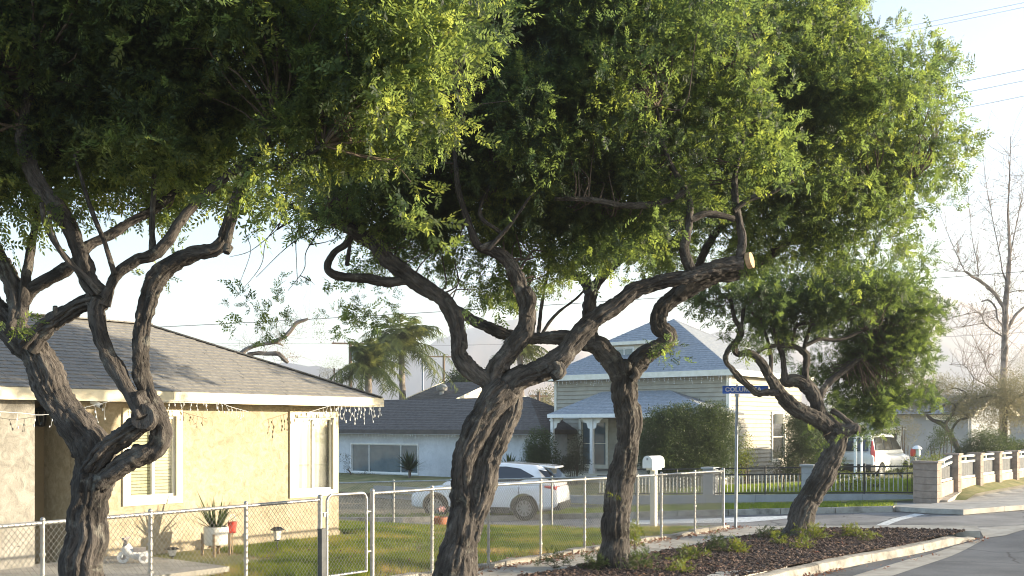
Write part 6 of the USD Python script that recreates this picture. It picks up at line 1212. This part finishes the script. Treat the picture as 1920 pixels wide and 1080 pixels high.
# ------------------------------------------------------------------ bare tree, sparse tree, tree behind the roof
def plain_tree(name, label, Yb, limbs, seed, barkm='bark2', whips=0, wl=(.6, 2.2), base=None, cat='tree', wr=.012, up=.8, twm='twig'):
    b = base if base is not None else at(limbs[0][0][0][0], limbs[0][0][0][1], Yb); tr_ = thing(name, label, cat, b); rng = np.random.default_rng(seed); ends = []
    for k, (rows, dy0, dy1) in enumerate(limbs):
        P, R = limb_px(rows, Yb + dy0, Yb + dy1); m, bk, C, Rr = limb_mesh(P, R, seed * 17 + k, .12, 14 if R.max() > .1 else 8, .10); obj('trunk' if k == 0 else 'limb', m, M[barkm], tr_, smooth=True, bark=bk); ends.append((C, Rr))
    ms = []
    if whips:
        C = np.vstack([c[len(c) // 3:] if k == 0 else c for k, (c, _) in enumerate(ends)])
        for i in rng.choice(len(C), whips):
            a = C[i]; d = np.array([rng.normal(0, .7), rng.normal(0, .6), up + rng.normal(0, .45)]); d /= np.linalg.norm(d); L_ = rng.uniform(*wl); pts = [a]; 
            for j in range(5): d = d + rng.normal(0, .13, 3) + [0, 0, .05]; d /= np.linalg.norm(d); pts.append(pts[-1] + d * L_ / 5)
            ms.append(tube(spline(pts, .25), np.linspace(wr, wr * .3, len(spline(pts, .25))), 4))
            for j in range(rng.integers(2, 5)):
                q = pts[rng.integers(1, 5)]; e = d + rng.normal(0, .6, 3); e /= np.linalg.norm(e); ms.append(tube([q, q + e * L_ * .16, q + e * L_ * .32 + Z3 * .08 * L_], [wr * .55, wr * .4, wr * .2], 3))
        obj('twigs', cat_(ms), M[twm], tr_, kind='stuff')
    return tr_
tb = [([(1880, 870, 22), (1882, 760, 19), (1882, 700, 17), (1884, 640, 16), (1885, 577, 15), (1890, 520, 12), (1893, 470, 9), (1890, 400, 6), (1893, 330, 4), (1895, 255, 2)], 0, 0),
      ([(1884, 580, 10), (1866, 552, 10), (1845, 532, 9), (1826, 520, 8), (1810, 509, 7)], 0, -.6), ([(1810, 510, 4), (1794, 478, 3), (1770, 420, 2), (1752, 370, 1.5)], -.6, -1), ([(1834, 520, 4), (1833, 496, 4), (1822, 440, 2), (1815, 360, 1.5)], -.4, -.6), ([(1812, 508, 3), (1776, 508, 2), (1740, 494, 1.5)], -.6, -1.2),
      ([(1882, 612, 6), (1870, 598, 6), (1867, 577, 6), (1853, 563, 6), (1840, 566, 5)], 0, .5), ([(1881, 632, 5), (1858, 617, 5), (1845, 604, 4), (1836, 586, 4), (1800, 592, 2), (1756, 604, 1.5)], 0, -.8), ([(1846, 606, 3), (1820, 610, 2.4), (1782, 616, 1.5)], -.4, -1),
      ([(1890, 616, 9), (1905, 590, 8), (1925, 572, 7), (1960, 540, 6), (1990, 470, 4)], 0, .6), ([(1890, 549, 5), (1912, 545, 4), (1950, 548, 3), (1980, 510, 2)], 0, .4), ([(1889, 530, 6), (1880, 510, 5), (1876, 485, 4), (1865, 430, 3), (1850, 350, 2), (1842, 280, 1.2)], 0, -.5), ([(1892, 500, 6), (1896, 470, 5), (1910, 400, 3), (1925, 330, 2)], 0, .5),
      ([(1876, 720, 5), (1866, 710, 4), (1851, 694, 4), (1845, 669, 3.4), (1833, 652, 3)], -.5, -.8), ([(1848, 682, 3), (1856, 664, 3), (1866, 668, 2)], -.7, -.6), ([(1872, 735, 4), (1845, 720, 3.4), (1826, 708, 3), (1808, 686, 2), (1780, 684, 1.4)], -.6, -1.2), ([(1826, 708, 3), (1824, 722, 3), (1823, 736, 2)], -.8, -.9)]
tb = [([(u, v, w * (.8 if w > 7 else .62)) for u, v, w in r_], p_, q_) for r_, p_, q_ in tb]
plain_tree('bare_tree', 'tall bare tree with stubby pollarded limbs at the right edge', 55, tb, 7, whips=560, wl=(.7, 2.6), wr=.013, up=.5, twm='twig_haze')
ts_ = [([(1800, 862, 16), (1796, 842, 13), (1785, 820, 11), (1768, 796, 10), (1748, 787, 8), (1738, 778, 6)], 0, 0), ([(1770, 798, 7), (1790, 768, 5), (1780, 757, 4), (1745, 772, 4), (1730, 774, 3)], 0, .4), ([(1800, 770, 4), (1815, 782, 4), (1795, 790, 5), (1782, 812, 5)], -.2, 0), ([(1884, 850, 12), (1884, 800, 11), (1886, 770, 9), (1900, 750, 7), (1925, 735, 5)], .6, .2), ([(1886, 775, 7), (1880, 750, 6), (1860, 742, 4), (1830, 748, 3)], .5, 0), ([(1786, 770, 4), (1800, 752, 4), (1812, 738, 3), (1790, 728, 2.4), (1774, 735, 2)], .1, .6)]
ot = thing('sparse_tree', 'low sparse tree with grey green tufts and crooked dark limbs at right', 'tree', at(1800, 860, 48))
rng = np.random.default_rng(12)
for k, (rows, a, b) in enumerate(ts_):
    P, R = limb_px(rows, 48 + a, 48 + b); m, bk, C, Rr = limb_mesh(P, R, 90 + k, .1, 10, .1); obj('trunk' if k == 0 else 'limb', m, M['bark'], ot, smooth=True, bark=bk)
def cloud(name, parent, blobs, Y, dens, protos, m, seed, size=1.0, flat=.0):
    rng = np.random.default_rng(seed); ps, ds = [], []
    for u, v, ru, rv_, dy, ry in blobs:
        c = at(u, v, Y + dy); rx, rz = ru / FOC * (Y + dy), rv_ / FOC * (Y + dy); n = max(3, int(4.19 * rx * ry * rz * dens)); d = rng.normal(size=(n, 3)); d /= np.linalg.norm(d, axis=1, keepdims=True)
        rad = rng.uniform(0, 1, n) ** (1 / 2.6) * (.9 + .25 * fbm(d * 3 + u, 3, seed)); p = c + d * rad[:, None] * [rx, ry, rz]; k = noise(p * (2.4 / max(.5, rx)), seed) > .25; ps.append(p[k]); ds.append(d[k])
    p, d = np.vstack(ps), np.vstack(ds); return instances(name, protos, M[m], p, orient(d, rng, .5), rng.uniform(.7, 1.25, len(p)) * size, rng.integers(0, len(protos), len(p)), parent)
cloud('crown', ot, [(1755, 735, 60, 26, 0, 1.4), (1722, 752, 36, 24, 0, 1.0), (1840, 752, 60, 30, .3, 1.5), (1895, 735, 50, 34, .3, 1.3), (1915, 770, 36, 40, .3, 1.0), (1800, 770, 40, 24, -.3, 1.0), (1870, 790, 30, 30, 0, .8)], 48, 38, FINE, 'leafo', 14, .9)
# tree behind the tan house roof: bare limbs seen over the hip
tr5 = [([(430, 720, 18), (455, 662, 11), (480, 648, 8), (512, 642, 8), (530, 634, 8), (545, 620, 9), (556, 606, 8), (577, 598, 5)], 0, 0), ([(440, 690, 14), (470, 664, 10), (500, 663, 9), (522, 664, 10), (532, 672, 9), (540, 680, 6)], .2, .1), ([(500, 644, 7), (520, 643, 6), (530, 648, 4)], 0, .2)]
bt = plain_tree('bare_limbed_tree', 'pruned bare tree with thick tan limbs rising behind the tan house roof', 30, tr5, 15, barkm='bark2', whips=90, wl=(.4, 1.2), wr=.005, up=.25, twm='twig_haze')
cloud('orange_leaves', bt, [(545, 668, 10, 10, 0, .2)], 30, 260, SPRAYS, 'litter', 5, .6)
cloud('leaf_sprays', bt, [(585, 610, 40, 26, .3, .5), (520, 630, 30, 10, 0, .3)], 30, 22, SPRAYS, 'leafy', 6, .7)

# ------------------------------------------------------------------ palms
def palm(label, u, v, Y, R, nf, seed, vb=None, up=.6):
    c = at(u, v, Y); base = np.array([c[0], c[1], -1.2]); o = thing('palm_tree', label, 'palm tree', base); rng = np.random.default_rng(seed)
    m, bk, _, _ = limb_mesh(np.array([base, base + (c - base) * .5 + [.1, 0, 0], c]), np.array([.24, .2, .17]), seed, .2, 12, .08); obj('trunk', m, M['bark2'], o, smooth=True, bark=bk)
    for k in range(nf):
        a = k * 2.399 + rng.normal(0, .2); el = rng.uniform(-.25, 1.35) if k > 4 else 1.35; L_ = R * rng.uniform(.85, 1.15); d = np.array([math.cos(a), math.sin(a), 0]); s = np.linspace(0, 1, 16)
        curve = c + d * (np.cos(el) * s - 0.0 * s ** 2)[:, None] * L_ * (1 if el < 1 else 1.4) + Z3 * ((np.sin(el) * s * 1.05 - (.42 + .22 * np.cos(el)) * s ** 2.2) * L_)[:, None]
        T = np.gradient(curve, axis=0); T /= np.linalg.norm(T, axis=1, keepdims=True); V, Fc = [], []
        side = np.cross(d, Z3)
        for i in range(1, 16):
            for q in range(3):
                w = i - q / 3; p = np.array([np.interp(w, np.arange(16), curve[:, x]) for x in range(3)]); ll = L_ * .30 * math.sin(min(1, .25 + w / 13) * 2.6) + .08
                for sg_ in (-1, 1):
                    e = side * sg_ * .75 + T[i] * .45 - Z3 * .3 + rng.normal(0, .2, 3); e /= np.linalg.norm(e); wv = T[i] * .028; b = len(V); mid = p + e * ll * .5; tip = p + e * ll - Z3 * ll * .2
                    V += [p - wv, p + wv, mid + wv * .8, mid - wv * .8, tip]; Fc += [(b, b + 1, b + 2), (b, b + 2, b + 3), (b + 3, b + 2, b + 4)]
        fr = obj('frond', (np.array(V), np.array(Fc)), M['frond'], o); obj('rachis', tube(curve, np.linspace(.035, .008, 16), 5), M['frond'], fr)
    return o
palm('taller feathery palm standing behind the white house', 752, 648, 62, 3.1, 46, 3)
palm('lower feathery palm left of the taller one behind the tan house eave', 690, 690, 57, 2.4, 34, 4)
palm('small dark palm partly hidden by the second street tree', 975, 660, 60, 1.9, 26, 5)

# ------------------------------------------------------------------ shrubs, hedges, plants
def shrub(name, label, Y, blobs, dens, protos, m, seed, cat='shrub', size=1.0, stems=6, vb=None):
    u = np.mean([b[0] for b in blobs]); c = at(u, 800, Y); c[2] = float(GW(c)) if vb is None else at(u, vb, Y)[2]; o = thing(name, label, cat, c); cloud('foliage', o, blobs, Y, dens, protos, m, seed, size); rng = np.random.default_rng(seed); ms = []
    for k in range(stems):
        b = blobs[k % len(blobs)]; p = at(b[0] + rng.normal(0, b[2] * .3), b[1], Y + b[4]); q = c + [(p[0] - c[0]) * .7, 0, 0]; ms.append(tube(spline([q, (p + q) / 2 + rng.normal(0, .08, 3), p], .15), .02, 5))
    obj('stem', cat_(ms), M['twig'], o); return o
YH = qt(np.zeros(3))[1]
def ydepth(u, t): q, _ = on_t(u, 800, t); return W(q, t)[1]
shrub('hedge', 'big dark green hedge in front of the porch of the blue roofed house', ydepth(1285, 14.2), [(1240, 830, 50, 62, -.3, .9), (1290, 815, 55, 58, 0, .9), (1340, 820, 42, 62, .3, .9), (1290, 868, 85, 40, 0, .9), (1262, 782, 44, 22, 0, .7), (1335, 776, 34, 20, .2, .7)], 150, SPRAYS, 'leafd', 51, cat='hedge')
shrub('shrub', 'dark shrub between the white house and the porch of the blue roofed house', ydepth(1010, 14.5), [(1012, 845, 28, 44, 0, .8), (1000, 866, 26, 26, -.2, .7), (1030, 868, 22, 26, 0, .6)], 140, SPRAYS, 'leafd', 52)
shrub('rose_bush', 'reddish flowering bush beside the left porch post', ydepth(1080, 14.5), [(1080, 865, 24, 24, 0, .5), (1086, 832, 12, 20, 0, .3), (1058, 872, 22, 18, 0, .4)], 150, SPRAYS, 'leafr', 53)
shrub('dark_tree', 'dense dark evergreen at the right side of the blue roofed house', ydepth(1515, 20), [(1515, 830, 42, 60, 0, 1.2), (1500, 870, 44, 34, -.4, 1.0), (1540, 860, 34, 40, 0, 1.0), (1500, 790, 26, 30, .3, .9)], 110, SPRAYS, 'leafd', 54, cat='tree')
shrub('climbing_plant', 'sunlit climbing plant on the right corner of the blue roofed house', ydepth(1388, 16.2), [(1385, 870, 16, 40, 0, .4), (1402, 850, 10, 30, .2, .3)], 140, SPRAYS, 'leafy', 55)
shrub('flower_bed_plant', 'leafy bright plants behind the iron fence right of the leaning trunk', ydepth(1605, 11.5), [(1580, 903, 26, 12, 0, .5), (1615, 905, 24, 12, 0, .5), (1645, 908, 16, 12, 0, .4)], 120, SPRAYS, 'leafy', 56)
shrub('shrub', 'brownish shrub behind the iron fence left of the leaning trunk', ydepth(1490, 12), [(1500, 868, 24, 16, 0, .5), (1460, 880, 16, 14, 0, .4)], 60, SPRAYS, 'leafr', 57)
shrub('shrub', 'low shrub with yellow tips right of the van behind the fence pillar', 38, [(1735, 872, 40, 14, 0, .6), (1690, 878, 30, 12, 0, .5), (1760, 862, 24, 14, .4, .5)], 60, SPRAYS, 'leafy', 58)
shrub('round_bush', 'rounded clipped bush behind the pillar fence at right', 44, [(1850, 838, 42, 34, 0, 1.0), (1885, 842, 22, 26, .2, .7), (1815, 848, 20, 22, 0, .6)], 120, SPRAYS, 'leafd', 59)
shrub('hedge', 'low dark hedge at the right edge behind the pillar fence', 46, [(1912, 845, 24, 18, 0, 1.0), (1960, 845, 30, 18, 0, 1.0)], 110, SPRAYS, 'leafd', 60, cat='hedge')
shrub('young_tree', 'thin young leafy tree in front of the grey cottage', 43, [(1770, 820, 18, 28, 0, .5), (1752, 835, 14, 18, 0, .4), (1775, 790, 10, 16, 0, .3)], 90, SPRAYS, 'leafd', 61, cat='tree')
shrub('tree', 'grey green shrub tree between the van and the grey cottage', 50, [(1700, 800, 24, 30, 0, .9), (1690, 835, 14, 24, 0, .6)], 18, SPRAYS, 'leafo', 62)
shrub('tree', 'round green tree behind the dark gabled roof', 75, [(885, 728, 46, 34, 0, 1.6), (860, 745, 36, 28, 0, 1.4), (915, 745, 26, 24, 0, 1.2)], 22, BIGSPRAYS, 'leafd', 63)
shrub('tree', 'thin grey tree left of the utility pole above the tan roof', 85, [(628, 690, 22, 22, 0, 1.0), (606, 702, 18, 18, 0, 1.0)], 5, FINE, 'leafo', 64, stems=10)
shrub('tree', 'distant tree behind the left end of the blue roofed house', 100, [(1020, 760, 34, 30, 0, 2), (1000, 790, 30, 26, 0, 2)], 5, BIGSPRAYS, 'leafo', 65)
shrub('tree', 'distant tree behind the white shed and van', 95, [(1600, 790, 60, 40, 0, 3), (1540, 800, 50, 30, 0, 3)], 4, BIGSPRAYS, 'leafd', 66)
shrub('tree', 'pale distant tree at the far right behind the distant house', 110, [(1900, 735, 50, 60, 0, 3), (1930, 690, 30, 60, 0, 2.5), (1850, 770, 50, 30, 0, 3)], 3, FINE, 'leafo', 67, stems=8)
shrub('shrub', 'small brown dried plants at the white house wall left of the window', ydepth(665, 15), [(648, 880, 8, 26, 0, .3), (672, 898, 14, 12, 0, .4), (692, 898, 10, 14, 0, .3)], 60, SPRAYS, 'leafr', 68)
# yucca in front of the white house and agaves behind the car
def spiky(name, label, c, n, L_, seed, wid=.03, lo=.05, cat='plant', m='leafd', trunk=.5):
    o = thing(name, label, cat, c); rng = np.random.default_rng(seed); V, Fc = [], []; h = c + Z3 * trunk
    obj('stem', tube([c - Z3 * .3, h], .07, 8), M['bark2'], o)
    for k in range(n):
        a = rng.uniform(0, 6.28); el = rng.uniform(lo, 1.45); d = np.array([math.cos(a) * math.cos(el), math.sin(a) * math.cos(el), math.sin(el)]); w = np.cross(d, Z3); w /= np.linalg.norm(w); l_ = L_ * rng.uniform(.7, 1.1); b = len(V)
        V += [h - w * wid * .7, h + w * wid * .7, h + d * l_ * .5 + w * wid, h + d * l_ * .5 - w * wid, h + d * l_ - Z3 * .08 * l_]; Fc += [(b, b + 1, b + 2), (b, b + 2, b + 3), (b + 3, b + 2, b + 4)]
    obj('leaves', (np.array(V), np.array(Fc)), M[m], o); return o
cy = at(768, 905, ydepth(768, 14.5)); spiky('yucca', 'spiky yucca under the window of the white house', cy, 150, 1.0, 5, .035, .0, trunk=.55)
cy = at(955, 890, ydepth(955, 14.0)); spiky('agave', 'dark spiky agave behind the white parked car', cy, 40, .75, 6, .05, .1, trunk=.2)
# weeds at the trunks and in the bed
def weed(label, u, v, wpx, hpx, seed, m='leafy', n=26):
    n = int(n * 1.9); hpx *= .85; p = on_G(u, v, .03); s = FOC / p[1]; o = thing('weed_clump', label, 'weeds', p, 'weed clumps growing in the mulch'); rng = np.random.default_rng(seed); R, H = wpx / s / 2, hpx / s
    q = p + np.stack([rng.normal(0, R * .5, n), rng.normal(0, R * .5, n), rng.uniform(.0, H * .8, n)], 1); q[:, 2] = np.maximum(q[:, 2] - .3 * np.abs(q[:, 0] - p[0]), p[2] + .02); d = np.c_[q[:, :2] - p[:2], rng.uniform(.1, .5, n)]
    V, Fc, k0 = [], [], 0
    Rm = orient(d, rng, .5)
    for i in range(n): t = SPRIGS[4 + i % 2]; v_ = (np.asarray(t.vertices) * rng.uniform(.32, .55)) @ Rm[i].T + q[i]; V.append(v_); Fc.append(np.asarray(t.faces) + k0); k0 += len(v_)
    obj('leaves', (np.vstack(V), np.vstack(Fc)), M[m], o, kind='stuff'); obj('stem', cat_([tube([p - Z3 * .03, a * .5 + p * .5 + [0, 0, .01], a], .004, 4) for a in q[::3]]), M['twig'], o); return o
for k, (lab, u, v, w, h_, m, n) in enumerate([('dark green weeds at the left foot of the third street tree', 1112, 1068, 50, 36, 'leafd', 26), ('dense green weeds at the right foot of the third street tree', 1200, 1066, 80, 44, 'leafd', 46), ('yellow leaved shoot on the right side of the third street tree base', 1190, 1030, 24, 60, 'leafy', 22), ('small weed on the sidewalk edge left of the third street tree', 1040, 1062, 60, 30, 'leafd', 16),
        ('yellow green clump right of the rightmost street tree trunk', 1525, 1012, 44, 36, 'leafy', 44), ('small yellow plant in front of the rightmost street tree', 1505, 1030, 22, 22, 'leafy', 16), ('pair of green weeds in the mulch right of the rightmost tree', 1600, 1006, 36, 24, 'leafy', 26), ('low green weeds left of the rightmost street tree', 1440, 1010, 60, 22, 'leafd', 34), ('yellowish weed left of the rightmost street tree trunk', 1458, 1022, 24, 24, 'leafy', 16),
        ('mixed green clump by the sidewalk in the middle of the bed', 1345, 1034, 50, 34, 'leafd', 36), ('bright yellow green weed in the middle of the bed', 1384, 1038, 22, 28, 'leafy', 24), ('low pale weeds between the third tree and the middle clump', 1290, 1048, 50, 22, 'leafy', 26), ('sparse weeds low in the mulch below the middle clump', 1280, 1074, 40, 22, 'leafy', 18), ('faint weed right of the middle of the bed', 1630, 1016, 26, 16, 'leafy', 10)]): weed(lab, u, v, w, h_, 500 + k, m, n)
wd_ = on_G(1150, 930); p0 = at(1150, 932, Y3 - .26); ep = thing('epicormic_shoot', 'small yellow leafed shoot growing from the third street tree trunk', 'shoot', p0); obj('leaves', cat_([trimesh.Trimesh(np.asarray(SPRIGS[4].vertices) * .35 @ Rot.from_euler('zyx', [k * 1.6, .4 * k, .3]).as_matrix().T + p0, SPRIGS[4].faces, process=False) for k in range(3)]), M['leafy'], ep)
# fallen leaves along the fence and on the sidewalk
rng = np.random.default_rng(77); n = 1800; q = np.abs(rng.normal(0, .14, n)) * rng.choice([1, 1, -1], n) + .06; t = rng.uniform(-10, .6, n); e = rng.uniform(0, 1, n) < .4; q[e] = rng.uniform(-3.6, 4.6, e.sum()); p = F0 + q[:, None] * NQ + t[:, None] * D1; p[:, 2] = np.where(q > 3.5, RZ(q, t) + .02, np.where(q > 1.1, BZ(q, t) + .03, G(q, t) + np.where(q < -.1, .05, .015)))
m_ = 700; s_r = rng.uniform(L - 14, L, m_); kc = path_at(s_r); q2 = kc[:, 0] + .05 + np.abs(rng.normal(0, .12, m_)); t2 = kc[:, 1]; keepg = noise(np.c_[s_r * 1.3, 0 * s_r, 0 * s_r], 4) > .45; q2, t2 = q2[keepg], t2[keepg]
p2 = F0 + q2[:, None] * NQ + t2[:, None] * D1; p2[:, 2] = RZ(q2, t2) + .02; p = np.vstack([p, p2]); n = len(p)
lf_ = trimesh.Trimesh([(0, 0, 0), (.035, .014, .008), (.07, 0, .002), (.035, -.014, .01)], [(0, 1, 2), (0, 2, 3)], process=False)
instances('fallen_leaves', [lf_], M['litter'], p, Rot.from_euler('zyx', np.c_[rng.uniform(0, 6.28, n), rng.normal(0, .4, n), rng.normal(0, .4, n)]).as_matrix(), rng.uniform(.6, 1.3, n), np.zeros(n, int), label='scattered dry leaves along the fence foot, sidewalk and mulch', cat='leaves')

# ------------------------------------------------------------------ haze
hm = usdkit.material(stage, '/World/Looks/haze_air', {'v': ('principled_volume', {'color': (.90, .93, 1.0), 'density': .00055, 'anisotropy': .35})}, [], volume='v.volume')
obj('haze', box((-3200, -500, -6), (3200, 2100, 205)), hm, kind='stuff')
